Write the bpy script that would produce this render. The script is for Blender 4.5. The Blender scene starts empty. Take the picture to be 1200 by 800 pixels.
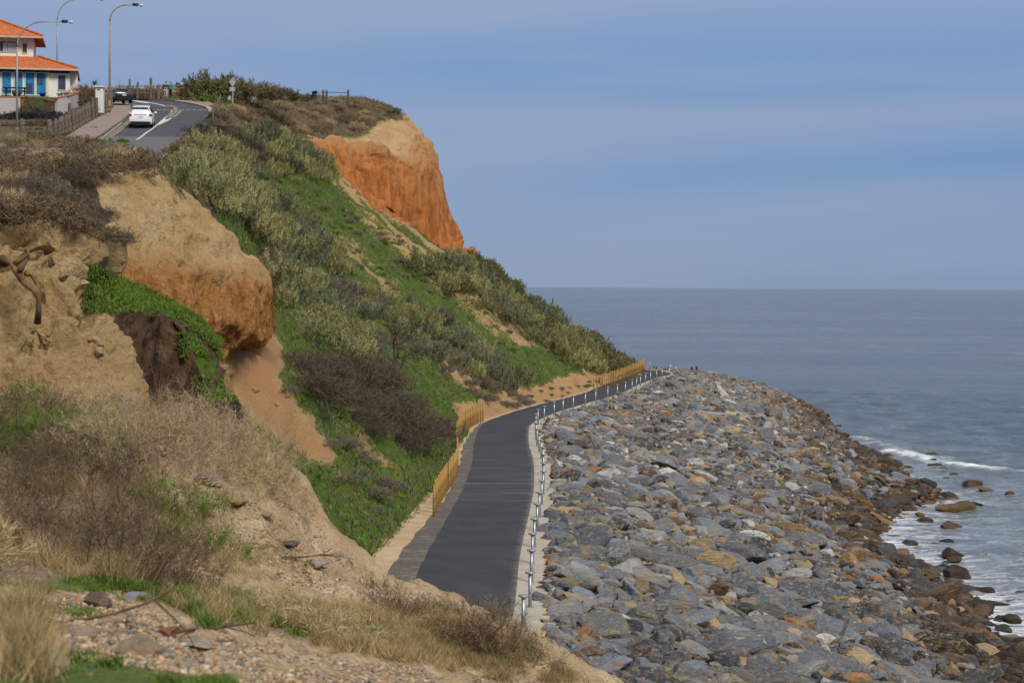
import bpy, bmesh, math, random
import numpy as np
from mathutils import Vector, Matrix
from mathutils.bvhtree import BVHTree
R = math.radians
random.seed(7); rng = np.random.default_rng(7)
scene = bpy.context.scene
COL = scene.collection

# ------------------------------------------------------------------ camera and survey helpers
CAMP = np.array([0.0, 0.0, 16.5]); FL = 2400.0
_p = math.atan(65/FL); _a = R(0.35)
FWD = np.array([0, math.cos(_p), -math.sin(_p)]); _up = np.array([0, math.sin(_p), math.cos(_p)]); _X = np.array([1.0, 0, 0])
RT = math.cos(_a)*_X + math.sin(_a)*_up
UPV = -math.sin(_a)*_X + math.cos(_a)*_up
def ray(px, py): return FWD*FL + RT*(px-600) + UPV*(400-py)
def U(px, py, Y):                       # surveyed point: sight line taken out to distance Y
    d = ray(px, py); return CAMP + d*(Y/d[1])
def G(px, py, z):                       # sight line down to level z
    d = ray(px, py); return CAMP + d*((z-CAMP[2])/d[2])
def proj(P):
    P = np.atleast_2d(P) - CAMP; k = P@FWD; k = np.where(k < .1, .1, k)
    return 600+FL*(P@RT)/k, 400-FL*(P@UPV)/k
def softpoly(x, y, poly, r):
    s = 0
    for k in range(10):
        a = k*2.4; q = r*math.sqrt((k+.5)/10); s = s+inpoly(x+math.cos(a)*q, y+math.sin(a)*q, poly)
    return s/10.0
def inpoly(x, y, poly):
    x = np.asarray(x, float); y = np.asarray(y, float); ins = np.zeros(x.shape, bool); n = len(poly)
    for i in range(n):
        x1, y1 = poly[i]; x2, y2 = poly[(i+1) % n]
        c = ((y1 > y) != (y2 > y)) & (x < (x2-x1)*(y-y1)/((y2-y1) if y2 != y1 else 1e-9)+x1)
        ins ^= c
    return ins

# ------------------------------------------------------------------ numpy gradient noise
def _h(ix, iy, iz, s):
    n = (ix*374761393 + iy*668265263 + iz*2147483647 + s*1274126177) & 0xffffffff
    n = ((n ^ (n >> 13))*1274126177) & 0xffffffff
    n = ((n ^ (n >> 15))*2246822519) & 0xffffffff
    return ((n ^ (n >> 16)) & 0xffff)/32767.5-1
def vnoise(P, s=0):
    P = np.asarray(P, float); i = np.floor(P).astype(np.int64); f = P-i; f = f*f*f*(f*(f*6-15)+10)
    x, y, z = i[..., 0], i[..., 1], i[..., 2]; r = 0
    for dx in (0, 1):
        wx = f[..., 0] if dx else 1-f[..., 0]
        for dy in (0, 1):
            wy = f[..., 1] if dy else 1-f[..., 1]
            for dz in (0, 1):
                wz = f[..., 2] if dz else 1-f[..., 2]
                r = r + wx*wy*wz*_h(x+dx, y+dy, z+dz, s)
    return r
def fbm(P, sc=(1, 1, 1), oct=4, s=0, gain=.5):
    P = np.asarray(P, float)*np.array(sc); a = 1; t = 0; r = 0
    for k in range(oct):
        r = r + a*vnoise(P*2**k + 17.3*k, s+k); t += a; a *= gain
    return r/t
def pchip(x, Y, xn):                    # monotone cubic, no overshoot; Y is (n, ...)
    x = np.asarray(x, float); Y = np.asarray(Y, float); sh = Y.shape[1:]; Y = Y.reshape(len(x), -1)
    h = np.diff(x)[:, None]; d = np.diff(Y, axis=0)/h; m = np.zeros_like(Y)
    m[0] = d[0]; m[-1] = d[-1]
    if len(x) > 2:
        a, b = d[:-1], d[1:]; w1 = 2*h[1:]+h[:-1]; w2 = h[1:]+2*h[:-1]
        ok = (a*b) > 0; den = np.where(ok, w1/np.where(ok, a, 1)+w2/np.where(ok, b, 1), 1)
        m[1:-1] = np.where(ok, (w1+w2)/den, 0)
    xn = np.clip(xn, x[0], x[-1]); k = np.clip(np.searchsorted(x, xn, side='right')-1, 0, len(x)-2)
    hh = h[k]; t = ((xn-x[k])[:, None])/hh
    o = Y[k]*(2*t**3-3*t**2+1)+m[k]*hh*(t**3-2*t**2+t)+Y[k+1]*(-2*t**3+3*t**2)+m[k+1]*hh*(t**3-t**2)
    return o.reshape((len(xn),)+sh)

# ------------------------------------------------------------------ objects
def tag(o, label=None, cat=None, group=None, kind=None):
    if label: o['label'] = label
    if cat: o['category'] = cat
    if group: o['group'] = group
    if kind: o['kind'] = kind
    return o
def empty(name, loc=(0, 0, 0), rz=0):
    o = bpy.data.objects.new(name, None); COL.objects.link(o); o.location = [float(c) for c in loc]; o.rotation_euler = (0, 0, rz); o.empty_display_size = .3
    return o
def mesh_np(name, V, F, mat=None, smooth=False, attrs=None, cols=None):
    V = np.asarray(V, np.float32); me = bpy.data.meshes.new(name)
    if not isinstance(F, list): F = [F]
    F = [np.asarray(f, np.int32) for f in F if len(f)]
    me.vertices.add(len(V)); me.vertices.foreach_set('co', V.ravel())
    nl = sum(f.size for f in F); nf = sum(len(f) for f in F)
    me.loops.add(nl); me.polygons.add(nf)
    me.loops.foreach_set('vertex_index', np.concatenate([f.ravel() for f in F]))
    tot = np.concatenate([np.full(len(f), f.shape[1], np.int32) for f in F]); st = np.concatenate([[0], np.cumsum(tot)[:-1]]).astype(np.int32)
    me.polygons.foreach_set('loop_start', st); me.polygons.foreach_set('loop_total', tot)
    me.polygons.foreach_set('use_smooth', np.full(nf, smooth, bool))
    me.update(calc_edges=True); me.validate()
    for k, v in (attrs or {}).items():
        a = me.attributes.new(k, 'FLOAT', 'POINT'); a.data.foreach_set('value', np.asarray(v, np.float32))
    if cols is not None:
        a = me.attributes.new('tint', 'FLOAT_COLOR', 'POINT'); c = np.ones((len(V), 4), np.float32); c[:, :3] = cols; a.data.foreach_set('color', c.ravel())
    if mat: me.materials.append(mat)
    return me
def link(name, me, parent=None, loc=None):
    o = bpy.data.objects.new(name, me); COL.objects.link(o)
    if parent: o.parent = parent
    if loc is not None: o.location = [float(c) for c in loc]
    return o
class MB:
    def __init__(s): s.V = []; s.F = []; s.n = 0
    def add(s, V, F):
        s.V.append(np.asarray(V, float)); s.F += [[i+s.n for i in f] for f in F]; s.n += len(V); return s
    def box(s, c, d, rz=0, taper=1.0):
        x, y, z = [v/2 for v in d]; V = np.array([[-x, -y, -z], [x, -y, -z], [x, y, -z], [-x, y, -z], [-x*taper, -y*taper, z], [x*taper, -y*taper, z], [x*taper, y*taper, z], [-x*taper, y*taper, z]])
        ca, sa = math.cos(rz), math.sin(rz); V = V@np.array([[ca, sa, 0], [-sa, ca, 0], [0, 0, 1]])+np.array(c)
        return s.add(V, [[0, 3, 2, 1], [4, 5, 6, 7], [0, 1, 5, 4], [1, 2, 6, 5], [2, 3, 7, 6], [3, 0, 4, 7]])
    def tube(s, P, r, n=8, cap=True):
        P = [np.array(p, float) for p in P]; r = [r]*len(P) if np.isscalar(r) else r; V = []; prev = None
        for i, p in enumerate(P):
            t = P[min(i+1, len(P)-1)]-P[max(i-1, 0)]; t = t/(np.linalg.norm(t)+1e-9)
            if prev is None:
                a = np.array([0, 0, 1.]) if abs(t[2]) < .9 else np.array([1., 0, 0]); u = np.cross(t, a)
            else: u = prev-t*np.dot(prev, t)
            u /= np.linalg.norm(u)+1e-9; w = np.cross(t, u); prev = u
            for k in range(n):
                a = 2*math.pi*k/n; V.append(p+r[i]*(math.cos(a)*u+math.sin(a)*w))
        F = [[i*n+k, i*n+(k+1) % n, (i+1)*n+(k+1) % n, (i+1)*n+k] for i in range(len(P)-1) for k in range(n)]
        if cap: F += [list(range(n))[::-1], [(len(P)-1)*n+k for k in range(n)]]
        return s.add(V, F)
    def lathe(s, c, prof, n=16, axis=2):
        V = []
        for r_, h in prof:
            for k in range(n):
                a = 2*math.pi*k/n; q = [r_*math.cos(a), r_*math.sin(a), h]
                if axis == 0: q = [q[2], q[0], q[1]]
                if axis == 1: q = [q[0], q[2], q[1]]
                V.append(np.array(c)+q)
        m = len(prof); F = [[i*n+k, i*n+(k+1) % n, (i+1)*n+(k+1) % n, (i+1)*n+k] for i in range(m-1) for k in range(n)]
        F += [list(range(n))[::-1], [(m-1)*n+k for k in range(n)]]
        return s.add(V, F)
    def build(s, name, mat, parent=None, smooth=False, loc=None, bevel=0):
        me = bpy.data.meshes.new(name); me.from_pydata([tuple(v) for v in np.concatenate(s.V)], [], s.F); me.materials.append(mat)
        if smooth: me.polygons.foreach_set('use_smooth', [True]*len(me.polygons))
        bm = bmesh.new(); bm.from_mesh(me); bmesh.ops.recalc_face_normals(bm, faces=bm.faces)
        if bevel: bmesh.ops.bevel(bm, geom=[e for e in bm.edges if e.is_manifold and e.calc_face_angle(0) > .5], offset=bevel, segments=2, affect='EDGES')
        bm.to_mesh(me); bm.free(); me.update()
        return link(name, me, parent, loc)

# ------------------------------------------------------------------ material helpers
class NT:
    def __init__(s, name):
        s.m = bpy.data.materials.new(name); s.m.use_nodes = True; s.t = s.m.node_tree; s.N = s.t.nodes; s.L = s.t.links
        s.b = s.N['Principled BSDF']; s.b.inputs['Roughness'].default_value = .9; s.b.inputs['Specular IOR Level'].default_value = .25
    def n(s, ty, **k):
        o = s.N.new(ty)
        for a, v in k.items():
            if a.startswith('_'): setattr(o, a[1:], v)
            else: s.put(o.inputs[a.replace('__', ' ')], v)
        return o
    def put(s, inp, v):
        if isinstance(v, bpy.types.NodeSocket): s.L.new(v, inp)
        elif isinstance(v, (tuple, list)) and len(v) == 3 and inp.type == 'RGBA': inp.default_value = (*v, 1)
        else: inp.default_value = v
    def pos(s): return s.n('ShaderNodeNewGeometry').outputs['Position']
    def obj(s): return s.n('ShaderNodeTexCoord').outputs['Object']
    def gen(s): return s.n('ShaderNodeTexCoord').outputs['Generated']
    def sc(s, v, k): return s.n('ShaderNodeMapping', Vector=v, Scale=k).outputs[0]
    def noise(s, v, scale=1, detail=5, rough=.55, dist=0):
        return s.n('ShaderNodeTexNoise', Vector=v, Scale=scale, Detail=detail, Roughness=rough, Distortion=dist).outputs['Fac']
    def ncol(s, v, scale=1, detail=2):
        return s.n('ShaderNodeTexNoise', Vector=v, Scale=scale, Detail=detail).outputs['Color']
    def vor(s, v, scale=1, feat='F1', out='Distance'):
        o = s.N.new('ShaderNodeTexVoronoi'); o.feature = feat; s.put(o.inputs['Vector'], v); s.put(o.inputs['Scale'], scale); return o.outputs[out]
    def math(s, op, a, b=0.0, c=0.0, clamp=False):
        o = s.N.new('ShaderNodeMath'); o.operation = op; o.use_clamp = clamp; s.put(o.inputs[0], a); s.put(o.inputs[1], b); s.put(o.inputs[2], c); return o.outputs[0]
    def ramp(s, f, lo, hi, a=0.0, b=1.0):
        o = s.N.new('ShaderNodeMapRange'); s.put(o.inputs[0], f); s.put(o.inputs[1], lo); s.put(o.inputs[2], hi); s.put(o.inputs[3], a); s.put(o.inputs[4], b); return o.outputs[0]
    def mix(s, f, a, b, blend='MIX'):
        o = s.N.new('ShaderNodeMix'); o.data_type = 'RGBA'; o.blend_type = blend; s.put(o.inputs[0], f); s.put(o.inputs[6], a); s.put(o.inputs[7], b); return o.outputs[2]
    def attr(s, name, out='Fac'):
        o = s.N.new('ShaderNodeAttribute'); o.attribute_name = name; return o.outputs[out]
    def xyz(s, v): return s.n('ShaderNodeSeparateXYZ', Vector=v).outputs
    def orand(s): return s.n('ShaderNodeObjectInfo').outputs['Random']
    def bump(s, h, strength=.5, dist=.1, prev=None):
        o = s.n('ShaderNodeBump', Height=h, Strength=strength, Distance=dist)
        if prev: s.L.new(prev, o.inputs['Normal'])
        return o.outputs[0]
    def out(s, col, rough=None, normal=None, **k):
        s.put(s.b.inputs['Base Color'], col)
        if rough is not None: s.put(s.b.inputs['Roughness'], rough)
        if normal is not None: s.L.new(normal, s.b.inputs['Normal'])
        for a, v in k.items(): s.put(s.b.inputs[a.replace('__', ' ')], v)
        return s.m
def plain(name, c, rough=.7, metal=0, var=.12, scale=3, bump=.15):
    t = NT(name); v = t.obj(); f = t.noise(v, scale, 6); c2 = tuple(x*(1-var*2) for x in c)
    return t.out(t.mix(t.ramp(f, .35, .65), c2, c), rough, t.bump(t.noise(v, scale*8, 4), bump, .01), Metallic=metal)
# ------------------------------------------------------------------ ground materials
def soil_stage(t, v):
    n1 = t.noise(v, .35, 8, .6); n2 = t.noise(v, 3.2, 6, .65)
    return n1, n2
def mat_hill():
    t = NT('hillside_ground'); v = t.pos(); cliff = t.attr('cliff'); gr = t.attr('green'); org = t.attr('orange'); dry = t.attr('dry')
    n1 = t.noise(v, .5, 8, .65); n2 = t.noise(v, 4, 6, .7); fine = t.noise(v, 14, 4, .7)
    st = t.noise(t.sc(v, (.9, .9, .28)), 1.1, 8, .7, 1.2)         # weathering runs down the faces
    pale = t.mix(t.ramp(n1, .35, .65), (.43, .26, .12), (.54, .365, .19)); deep = t.mix(t.ramp(st, .38, .62), (.30, .095, .024), (.56, .215, .06))
    rock = t.mix(t.ramp(t.math('ADD', org, t.math('MULTIPLY', t.math('SUBTRACT', n1, .5), .9)), .22, .78), pale, deep)
    rock = t.mix(t.ramp(t.noise(t.sc(v, (1.1, 1.1, .1)), 2.1, 5, .7), .60, .70, 0, .55), rock, (.12, .05, .025))
    soil = t.mix(t.ramp(n2, .3, .7), (.36, .22, .10), (.52, .35, .17)); soil = t.mix(t.ramp(org, .2, .9, 0, .8), soil, (.44, .235, .10))
    grass = t.mix(t.ramp(n2, .35, .65), (.032, .078, .008), (.10, .17, .02)); grass = t.mix(t.ramp(n1, .50, .64), grass, (.14, .17, .03)); grass = t.mix(t.ramp(t.noise(v, 1.7, 6, .75), .48, .62, 0, .85), grass, (.12, .095, .045))
    litter = t.mix(t.ramp(n2, .35, .65), (.085, .065, .04), (.20, .155, .09))
    g = t.math('ADD', gr, t.math('ADD', t.math('MULTIPLY', t.math('SUBTRACT', n1, .5), 1.3), t.math('MULTIPLY', t.math('SUBTRACT', n2, .5), .9)))
    d = t.math('ADD', dry, t.math('MULTIPLY', t.math('SUBTRACT', t.noise(v, .8, 8, .7), .5), 2.2))
    c = t.mix(t.ramp(g, .42, .56), soil, grass); c = t.mix(t.ramp(d, .48, .62), c, litter)
    c = t.mix(t.ramp(t.math('ADD', cliff, t.math('MULTIPLY', t.math('SUBTRACT', n2, .5), .6)), .4, .6), c, rock)
    h = t.math('ADD', t.math('MULTIPLY', n2, .7), t.math('MULTIPLY', fine, .45)); h = t.math('ADD', h, t.math('MULTIPLY', st, .5))
    return t.out(c, .95, t.bump(h, .9, .35))
def mat_cliff():
    t = NT('cliff_earth'); v = t.pos(); org = t.attr('orange'); lit = t.attr('dry'); z = t.xyz(v)[2]
    n1 = t.noise(v, .55, 9, .68); n2 = t.noise(v, 2.6, 8, .7); fine = t.math('ADD', t.noise(v, 11, 6, .7), t.math('MULTIPLY', t.noise(v, 32, 5, .75), .6))
    st = t.noise(t.sc(v, (1.6, 1.6, .16)), 1.5, 8, .7, .5); lay = t.noise(t.sc(v, (.12, .12, 1.6)), 1.2, 5, .6, .4)
    pale = t.mix(t.ramp(n1, .36, .64), (.58, .375, .17), (.74, .54, .28)); pale = t.mix(t.ramp(n2, .52, .7, 0, .6), pale, (.47, .29, .13)); pale = t.mix(t.ramp(lay, .55, .64, 0, .4), pale, (.48, .26, .10))
    deep = t.mix(t.ramp(st, .36, .62), (.40, .17, .045), (.62, .31, .10)); deep = t.mix(t.ramp(lay, .5, .62, 0, .6), deep, (.44, .175, .05))
    m = t.math('ADD', org, t.math('MULTIPLY', t.math('SUBTRACT', n1, .5), .9)); c = t.mix(t.ramp(m, .3, .7), pale, deep)
    sr = t.noise(t.sc(v, (2.6, 2.6, .10)), 1.7, 7, .72); c = t.mix(t.math('MULTIPLY', t.ramp(sr, .54, .66, 0, .75), t.ramp(org, .35, .8)), c, (.16, .06, .025)); c = t.mix(t.ramp(t.noise(v, 3.4, 9, .8), .58, .70, 0, .35), c, (.30, .18, .09)); c = t.mix(t.math('MULTIPLY', t.ramp(t.noise(v, .45, 5), .56, .68, 0, .5), t.ramp(t.xyz(v)[1], 62, 58)), c, (.46, .25, .10))
    d = t.math('ADD', lit, t.math('MULTIPLY', t.math('SUBTRACT', n2, .5), 1.5)); c = t.mix(t.ramp(d, .42, .6), c, t.mix(n2, (.10, .07, .04), (.23, .17, .10)))
    pit = t.vor(v, 1.9); pit2 = t.vor(v, 5.5)
    h = t.math('ADD', t.math('MULTIPLY', n2, .9), t.math('MULTIPLY', fine, .4)); h = t.math('ADD', h, t.math('MULTIPLY', st, .55)); h = t.math('ADD', h, t.math('MULTIPLY', pit, .25)); h = t.math('ADD', h, t.math('MULTIPLY', pit2, .12))
    return t.out(c, .95, t.bump(h, 1.0, .42))
def mat_ledge():
    t = NT('dark_bank_earth'); v = t.pos(); n1 = t.noise(v, .8, 8, .65); n2 = t.noise(v, 5, 6, .7); gr = t.attr('green')
    st = t.noise(t.sc(v, (1.4, 1.4, .25)), 1.5, 6, .65, .6)
    c = t.mix(t.ramp(st, .38, .62), (.04, .022, .013), (.16, .09, .05)); g = t.mix(t.ramp(n2, .35, .65), (.045, .085, .012), (.11, .165, .025))
    k = t.math('ADD', gr, t.math('MULTIPLY', t.math('SUBTRACT', n1, .5), 2.0)); c = t.mix(t.ramp(k, .45, .55), c, g)
    return t.out(c, .95, t.bump(t.math('ADD', n2, t.math('MULTIPLY', st, 1.2)), 1, .25))
def mat_fore():
    t = NT('foreground_gravel'); v = t.pos(); n1 = t.noise(v, .9, 8, .6); n2 = t.noise(v, 9, 6, .7); gr = t.attr('green'); dry = t.attr('dry')
    vc = t.vor(v, 16, out='Color'); vd = t.vor(v, 16); vd2 = t.vor(v, 34); k = t.xyz(vc)[0]
    sand = t.mix(t.ramp(n1, .35, .65), (.35, .24, .13), (.52, .385, .23)); st = t.mix(t.ramp(k, .2, .9), (.14, .12, .11), (.42, .31, .20)); st = t.mix(t.ramp(t.xyz(vc)[1], .8, .85), st, (.50, .44, .36))
    peb = t.math('MULTIPLY', t.ramp(vd, .45, .30), t.ramp(t.math('ADD', n1, t.attr('stony')), .6, .9)); c = t.mix(peb, sand, st)
    c = t.mix(t.ramp(t.math('ADD', dry, t.math('SUBTRACT', n2, .5)), .35, .7, 0, .85), c, (.15, .11, .065))
    c = t.mix(t.ramp(t.math('ADD', gr, t.math('SUBTRACT', n2, .5)), .4, .6), c, t.mix(n2, (.05, .09, .012), (.12, .17, .03)))
    c = t.mix(t.ramp(t.noise(v, 2.2, 8, .75), .52, .64, 0, .7), c, (.19, .135, .085)); c = t.mix(t.ramp(t.noise(v, 22, 5, .8), .58, .66, 0, .6), c, (.52, .45, .36))
    h = t.math('ADD', t.math('MULTIPLY', t.ramp(vd, .5, .1), .6), t.math('ADD', t.math('MULTIPLY', n2, 1.6), t.math('MULTIPLY', t.ramp(vd2, .5, .1), .3)))
    return t.out(c, .95, t.bump(h, .8, .05))
M_HILL, M_CLIFF, M_LEDGE, M_FORE = mat_hill(), mat_cliff(), mat_ledge(), mat_fore()

# ------------------------------------------------------------------ footpath centreline and clifftop heights
_PW = [(720, 475, 594.5), (700, 482, 600), (660, 495, 608), (600, 526.5, 622), (570, 541, 629), (540, 549.5, 630), (520, 550.5, 625), (500, 561, 622), (485, 600, 641), (475, 634, 672), (460, 690, 726), (450, 712, 747), (441, 739, 774)]
_cp = [(-7.0, 20.0), (-4.9, 38.0), (-3.0, 52.0)]
for y, l, r in _PW:
    a, b = G(l, y, 6), G(r, y, 6); _cp.append(((a[0]+b[0])/2, (a[1]+b[1])/2))
_cp += [(17.6, 247.5), (17.3, 254), (15.0, 260), (10.0, 266), (2, 272), (-12, 279), (-30, 285)]
_cp = np.array(_cp); _s = np.concatenate([[0], np.cumsum(np.linalg.norm(np.diff(_cp, axis=0), axis=1))])
NPATH = 420; PS = np.linspace(0, _s[-1], NPATH); PC = pchip(_s, _cp, PS)
for _ in range(14): PC[1:-1] = (PC[:-2]+2*PC[1:-1]+PC[2:])/4
_t = np.gradient(PC, axis=0); _t /= np.linalg.norm(_t, axis=1)[:, None]; PN = np.stack([_t[:, 1], -_t[:, 0]], 1)   # seaward normal
def pcx(Y):                              # centreline x at distance Y, before the bend
    m = PC[:, 1] < 249; return np.interp(Y, PC[m, 1], PC[m, 0])
_ZP = np.array([(40, 16.8), (50, 17.5), (70, 19.3), (90, 21.2), (107, 22.6), (125, 24.3), (155, 27.9), (172, 30.3), (190, 32.6), (205, 34.4), (217, 35.7), (230, 36.8), (245, 37.7), (260, 38.2), (300, 36.5)])
def zp(Y): return pchip(_ZP[:, 0], _ZP[:, 1:], np.atleast_1d(np.asarray(Y, float)).ravel())[:, 0]
def GP(px, py, lift=0.0):                # sight line down to the clifftop surface
    d = ray(px, py); lo, hi = 90, 245; Ys = np.linspace(lo, hi, 1200); zr = CAMP[2]+d[2]/d[1]*Ys-(zp(Ys)+lift); k = np.where(zr < 0)[0]
    Y = Ys[k[0]] if len(k) and k[0] > 0 else (Ys[np.argmin(np.abs(zr))]); P = CAMP+d*(Y/d[1]); P[2] = zp(Y)[0]+lift; return P

TERR = []                                # (verts, quads) of every ground sheet, for standing things on
def sheet(name, C, su, sv, nu, nv, mat, disp, attrs, label=None, smooth=True):
    """C[v][u] control points; su, sv parameters"""
    C = np.asarray(C, float); A = pchip(sv, C, np.linspace(sv[0], sv[-1], nv) if np.isscalar(nv) else nv); nvv = A.shape[0]
    uu = np.linspace(su[0], su[-1], nu) if np.isscalar(nu) else nu; A = pchip(su, A.transpose(1, 0, 2), uu); A = A.transpose(1, 0, 2); nuu = A.shape[1]
    gu = np.gradient(A, axis=1); gv = np.gradient(A, axis=0); Nn = np.cross(gu, gv); Nn /= np.linalg.norm(Nn, axis=2)[..., None]+1e-9
    if Nn[nvv//2, nuu//2] @ (CAMP-A[nvv//2, nuu//2]) < 0: Nn = -Nn
    vv = np.linspace(sv[0], sv[-1], nv) if np.isscalar(nv) else nv; UU, VV = np.meshgrid(uu, vv)
    A = disp(A, Nn, UU, VV); i = np.arange(nvv-1)[:, None]*nuu+np.arange(nuu-1)[None]; i = i.ravel()
    F = np.stack([i, i+1, i+nuu+1, i+nuu], 1); V = A.reshape(-1, 3); at = {k: a.ravel() for k, a in attrs(A, UU, VV).items()}
    me = mesh_np(name, V, F, mat, smooth, at); o = link(name, me); tag(o, kind='structure', label=label); TERR.append((V, F)); return o, A

# ------------------------------------------------------------------ main hillside with the headland cliff
def vw(Y): return np.interp(Y, [50, 70, 78, 96, 110, 124, 138, 150, 165, 250], [4.8, 4.4, 3.9, 3.5, 3.35, 3.2, 2.7, 2.5, 2.3, 2.2])
st = []; SU = np.array([0, 1, 2, 3, 4, 5, 6, 7, 8, 9, 10, 11, 12, 13, 14.])
def plain_st(Y, xt, zt, sag=.6, rnd=1.0):
    if Y > 91: zt = zp(Y)[0]-.12
    b = np.array([pcx(Y)-vw(Y), Y, 5.9]); P = []
    for f in (0, .07, .2, .35, .5, .63, .74, .83, .91, 1.0):
        P.append([b[0]+(xt-b[0])*f, Y, b[2]+(zt-b[2])*f-sag*math.sin(math.pi*f)-(rnd*.5 if f == 1 else 0)])
    P += [[xt-1.6, Y, zt], [xt-4, Y, zt], [xt-8, Y, zt], [xt-20, Y, zt], [-95, Y, zt+.3]]
    return P
def cliff_st(Y, pts, zt=None, far=None):
    b = [pcx(min(Y, 247))-2.2, Y, 5.9] if far is None else far; P = [b]+[list(U(x, y, Y)) for x, y in pts]; l = P[-1]; zt = zt or l[2]
    P += [[l[0]-8, Y, zt], [-95, Y, zt]]; assert len(P) == 15, len(P); return P
for Y, xt, zt in ((56, -14, 9.5), (66, -15, 10.5), (76, -17, 11.5), (82, -17.5, 14), (88, -17.6, 18.5), (93, -17.3, 20.9), (100, -17.6, 21.9), (110, -19, 22.9), (125, -20.6, 24.3), (138, -22.3, 25.8), (155, -24.8, 27.9), (170, -26.3, 30.0), (190, -28.2, 32.6), (205, -27.5, 34.6)):
    st.append((Y, plain_st(Y, xt, zt, .9 if Y > 80 else .2)))
st.append((216, cliff_st(216, [(683, 448), (640, 408), (560, 345), (480, 282), (420, 233), (385, 200), (362, 180), (350, 165), (335, 158), (312, 140), (290, 126), (258, 120)], 35.45)))
st.append((226, cliff_st(226, [(700, 446), (660, 412), (590, 352), (520, 296), (455, 247), (422, 222), (418, 200), (405, 172), (385, 164), (350, 150), (320, 127), (290, 118)], 36.4)))
st.append((234, cliff_st(234, [(712, 443), (680, 417), (610, 358), (545, 306), (514, 285), (503, 279), (504, 240), (500, 198), (484, 181), (430, 170), (380, 150), (330, 124)], 36.95)))
st.append((241, cliff_st(241, [(716, 442), (690, 417), (630, 366), (570, 318), (528, 293), (514, 285), (511, 245), (503, 196), (486, 170), (440, 150), (400, 136), (350, 116)], 37.4)))
st.append((250, cliff_st(250, [(722, 441), (700, 420), (640, 375), (590, 333), (555, 304), (532, 290), (519, 255), (511, 205), (495, 163), (468, 132), (430, 121), (370, 115)], 38.5)))
st.append((258, cliff_st(258, [(728, 440), (704, 416), (650, 383), (600, 346), (565, 314), (544, 297), (527, 266), (517, 215), (499, 168), (468, 134), (430, 122), (370, 117)], 38.7)))
st.append((268, cliff_st(268, [(700, 436), (680, 414), (630, 384), (590, 356), (555, 330), (530, 300), (510, 270), (500, 215), (480, 168), (450, 136), (420, 124), (370, 119)], 38.7, [4, 268, 5.9])))
st.append((284, cliff_st(284, [(560, 436), (545, 414), (520, 390), (500, 370), (480, 350), (460, 320), (445, 290), (430, 240), (410, 180), (390, 140), (350, 126), (300, 121)], 38.7, [-8, 280, 5.9])))
SV = np.array([s[0] for s in st], float); C = [s[1] for s in st]
SANDP = [[(400, 165), (430, 205), (480, 252), (560, 325), (640, 408), (610, 412), (530, 352), (470, 302), (425, 262), (392, 215)], [(500, 395), (545, 418), (600, 462), (570, 468), (520, 440)], [(390, 262), (430, 300), (480, 350), (470, 356), (420, 316), (385, 275)]]
BANKP = [(592, 476), (618, 462), (650, 446), (700, 432), (745, 418), (750, 458), (700, 470), (640, 482), (600, 490)]
DEBP = [(240, 395), (312, 385), (330, 412), (322, 440), (345, 480), (396, 540), (360, 532), (318, 500), (280, 462), (240, 450)]
DRYP = [(205, 150), (235, 112), (300, 104), (430, 110), (475, 132), (420, 160), (380, 166), (300, 165), (240, 150)]
def hill_attrs(A, UU, VV):
    P = A.reshape(-1, 3); x, y = proj(P); sh = UU.shape; w = fbm(P, (.12,)*3, 3, 5)*14; x2, y2 = x+w, y+w*.7
    cl = ((UU > 4.9) & (UU < 9.2) & (VV > 219)).astype(float)
    u = (UU-5)/4; o = np.clip(1.2-u*.74, 0, 1)*cl; o = np.where((VV > 244) & (cl > 0), o*.75+.12, o)
    upper = ((UU >= 8.6) & (UU < 11.2) & (VV > 222)).astype(float)
    gr = np.full(sh, .78).ravel(); strk = fbm(np.stack([P[:, 1], P[:, 2]*.13+P[:, 0]*.1, P[:, 0]*0], 1), (.42, 1, 1), 4, 9)
    gr += strk*.45
    for pg in SANDP: gr -= softpoly(x2, y2, pg, 11)*(.34+strk*1.3)
    bk = np.maximum(softpoly(x, y+w*.5, BANKP, 7), np.clip((7.6-P[:, 2])*1.5, 0, 1)*(P[:, 1] > 148)); gr -= bk*.62; db = softpoly(x2, y2, DEBP, 8); gr -= db*.95; dgap = softpoly(x2, y2, [(190, 400), (262, 410), (300, 470), (350, 535), (330, 560), (200, 560)], 8)*(1-db); gr -= dgap*.25
    fl = (UU.ravel() > 9.5) & (P[:, 1] < 219); dr = np.where(fl, .9, 0)+softpoly(x2, y2, DRYP, 12)*.8+np.clip((P[:, 2]-(6+.82*(zp(P[:, 1])-6)))*.10, 0, .5); dr *= (P[:, 1] > 85)
    o = o.ravel()+bk*.45+db*1.0
    return {'cliff': np.clip(cl.ravel()+upper.ravel()*.8-softpoly(x2, y2, DRYP, 10)*.75*(UU.ravel() > 8.6), 0, 1), 'green': gr, 'orange': o, 'dry': dr+0*o}
def hill_disp(A, Nn, UU, VV):
    P = A.reshape(-1, 3); cl = (np.clip((UU-4.6)/.6, 0, 1)*np.clip((9.8-UU)/.8, 0, 1)*np.clip((VV-220)/6, 0, 1)).ravel()
    fl = np.clip((UU-9)/1.0, 0, 1).ravel()*np.clip((219-P[:, 1])/5, 0, 1)
    low = np.clip(UU.ravel()*1.2, 0, 1)
    d = (fbm(P, (.16, .16, .16), 4, 1)*1.3+fbm(P, (.8, .8, .8), 3, 2)*.35)*(1-fl)*low*(1-cl)
    cl = cl*np.clip((268-VV.ravel())/12, .1, 1); d += cl*(fbm(P, (.40, .40, .05), 5, 3)*2.1+fbm(P, (1.4, 1.4, .35), 5, 4)*.5-np.clip(.07-np.abs(fbm(P, (.35, .35, .05), 3, 5)), 0, .07)*6-.1)
    return A+Nn*d.reshape(UU.shape)[..., None]
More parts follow.
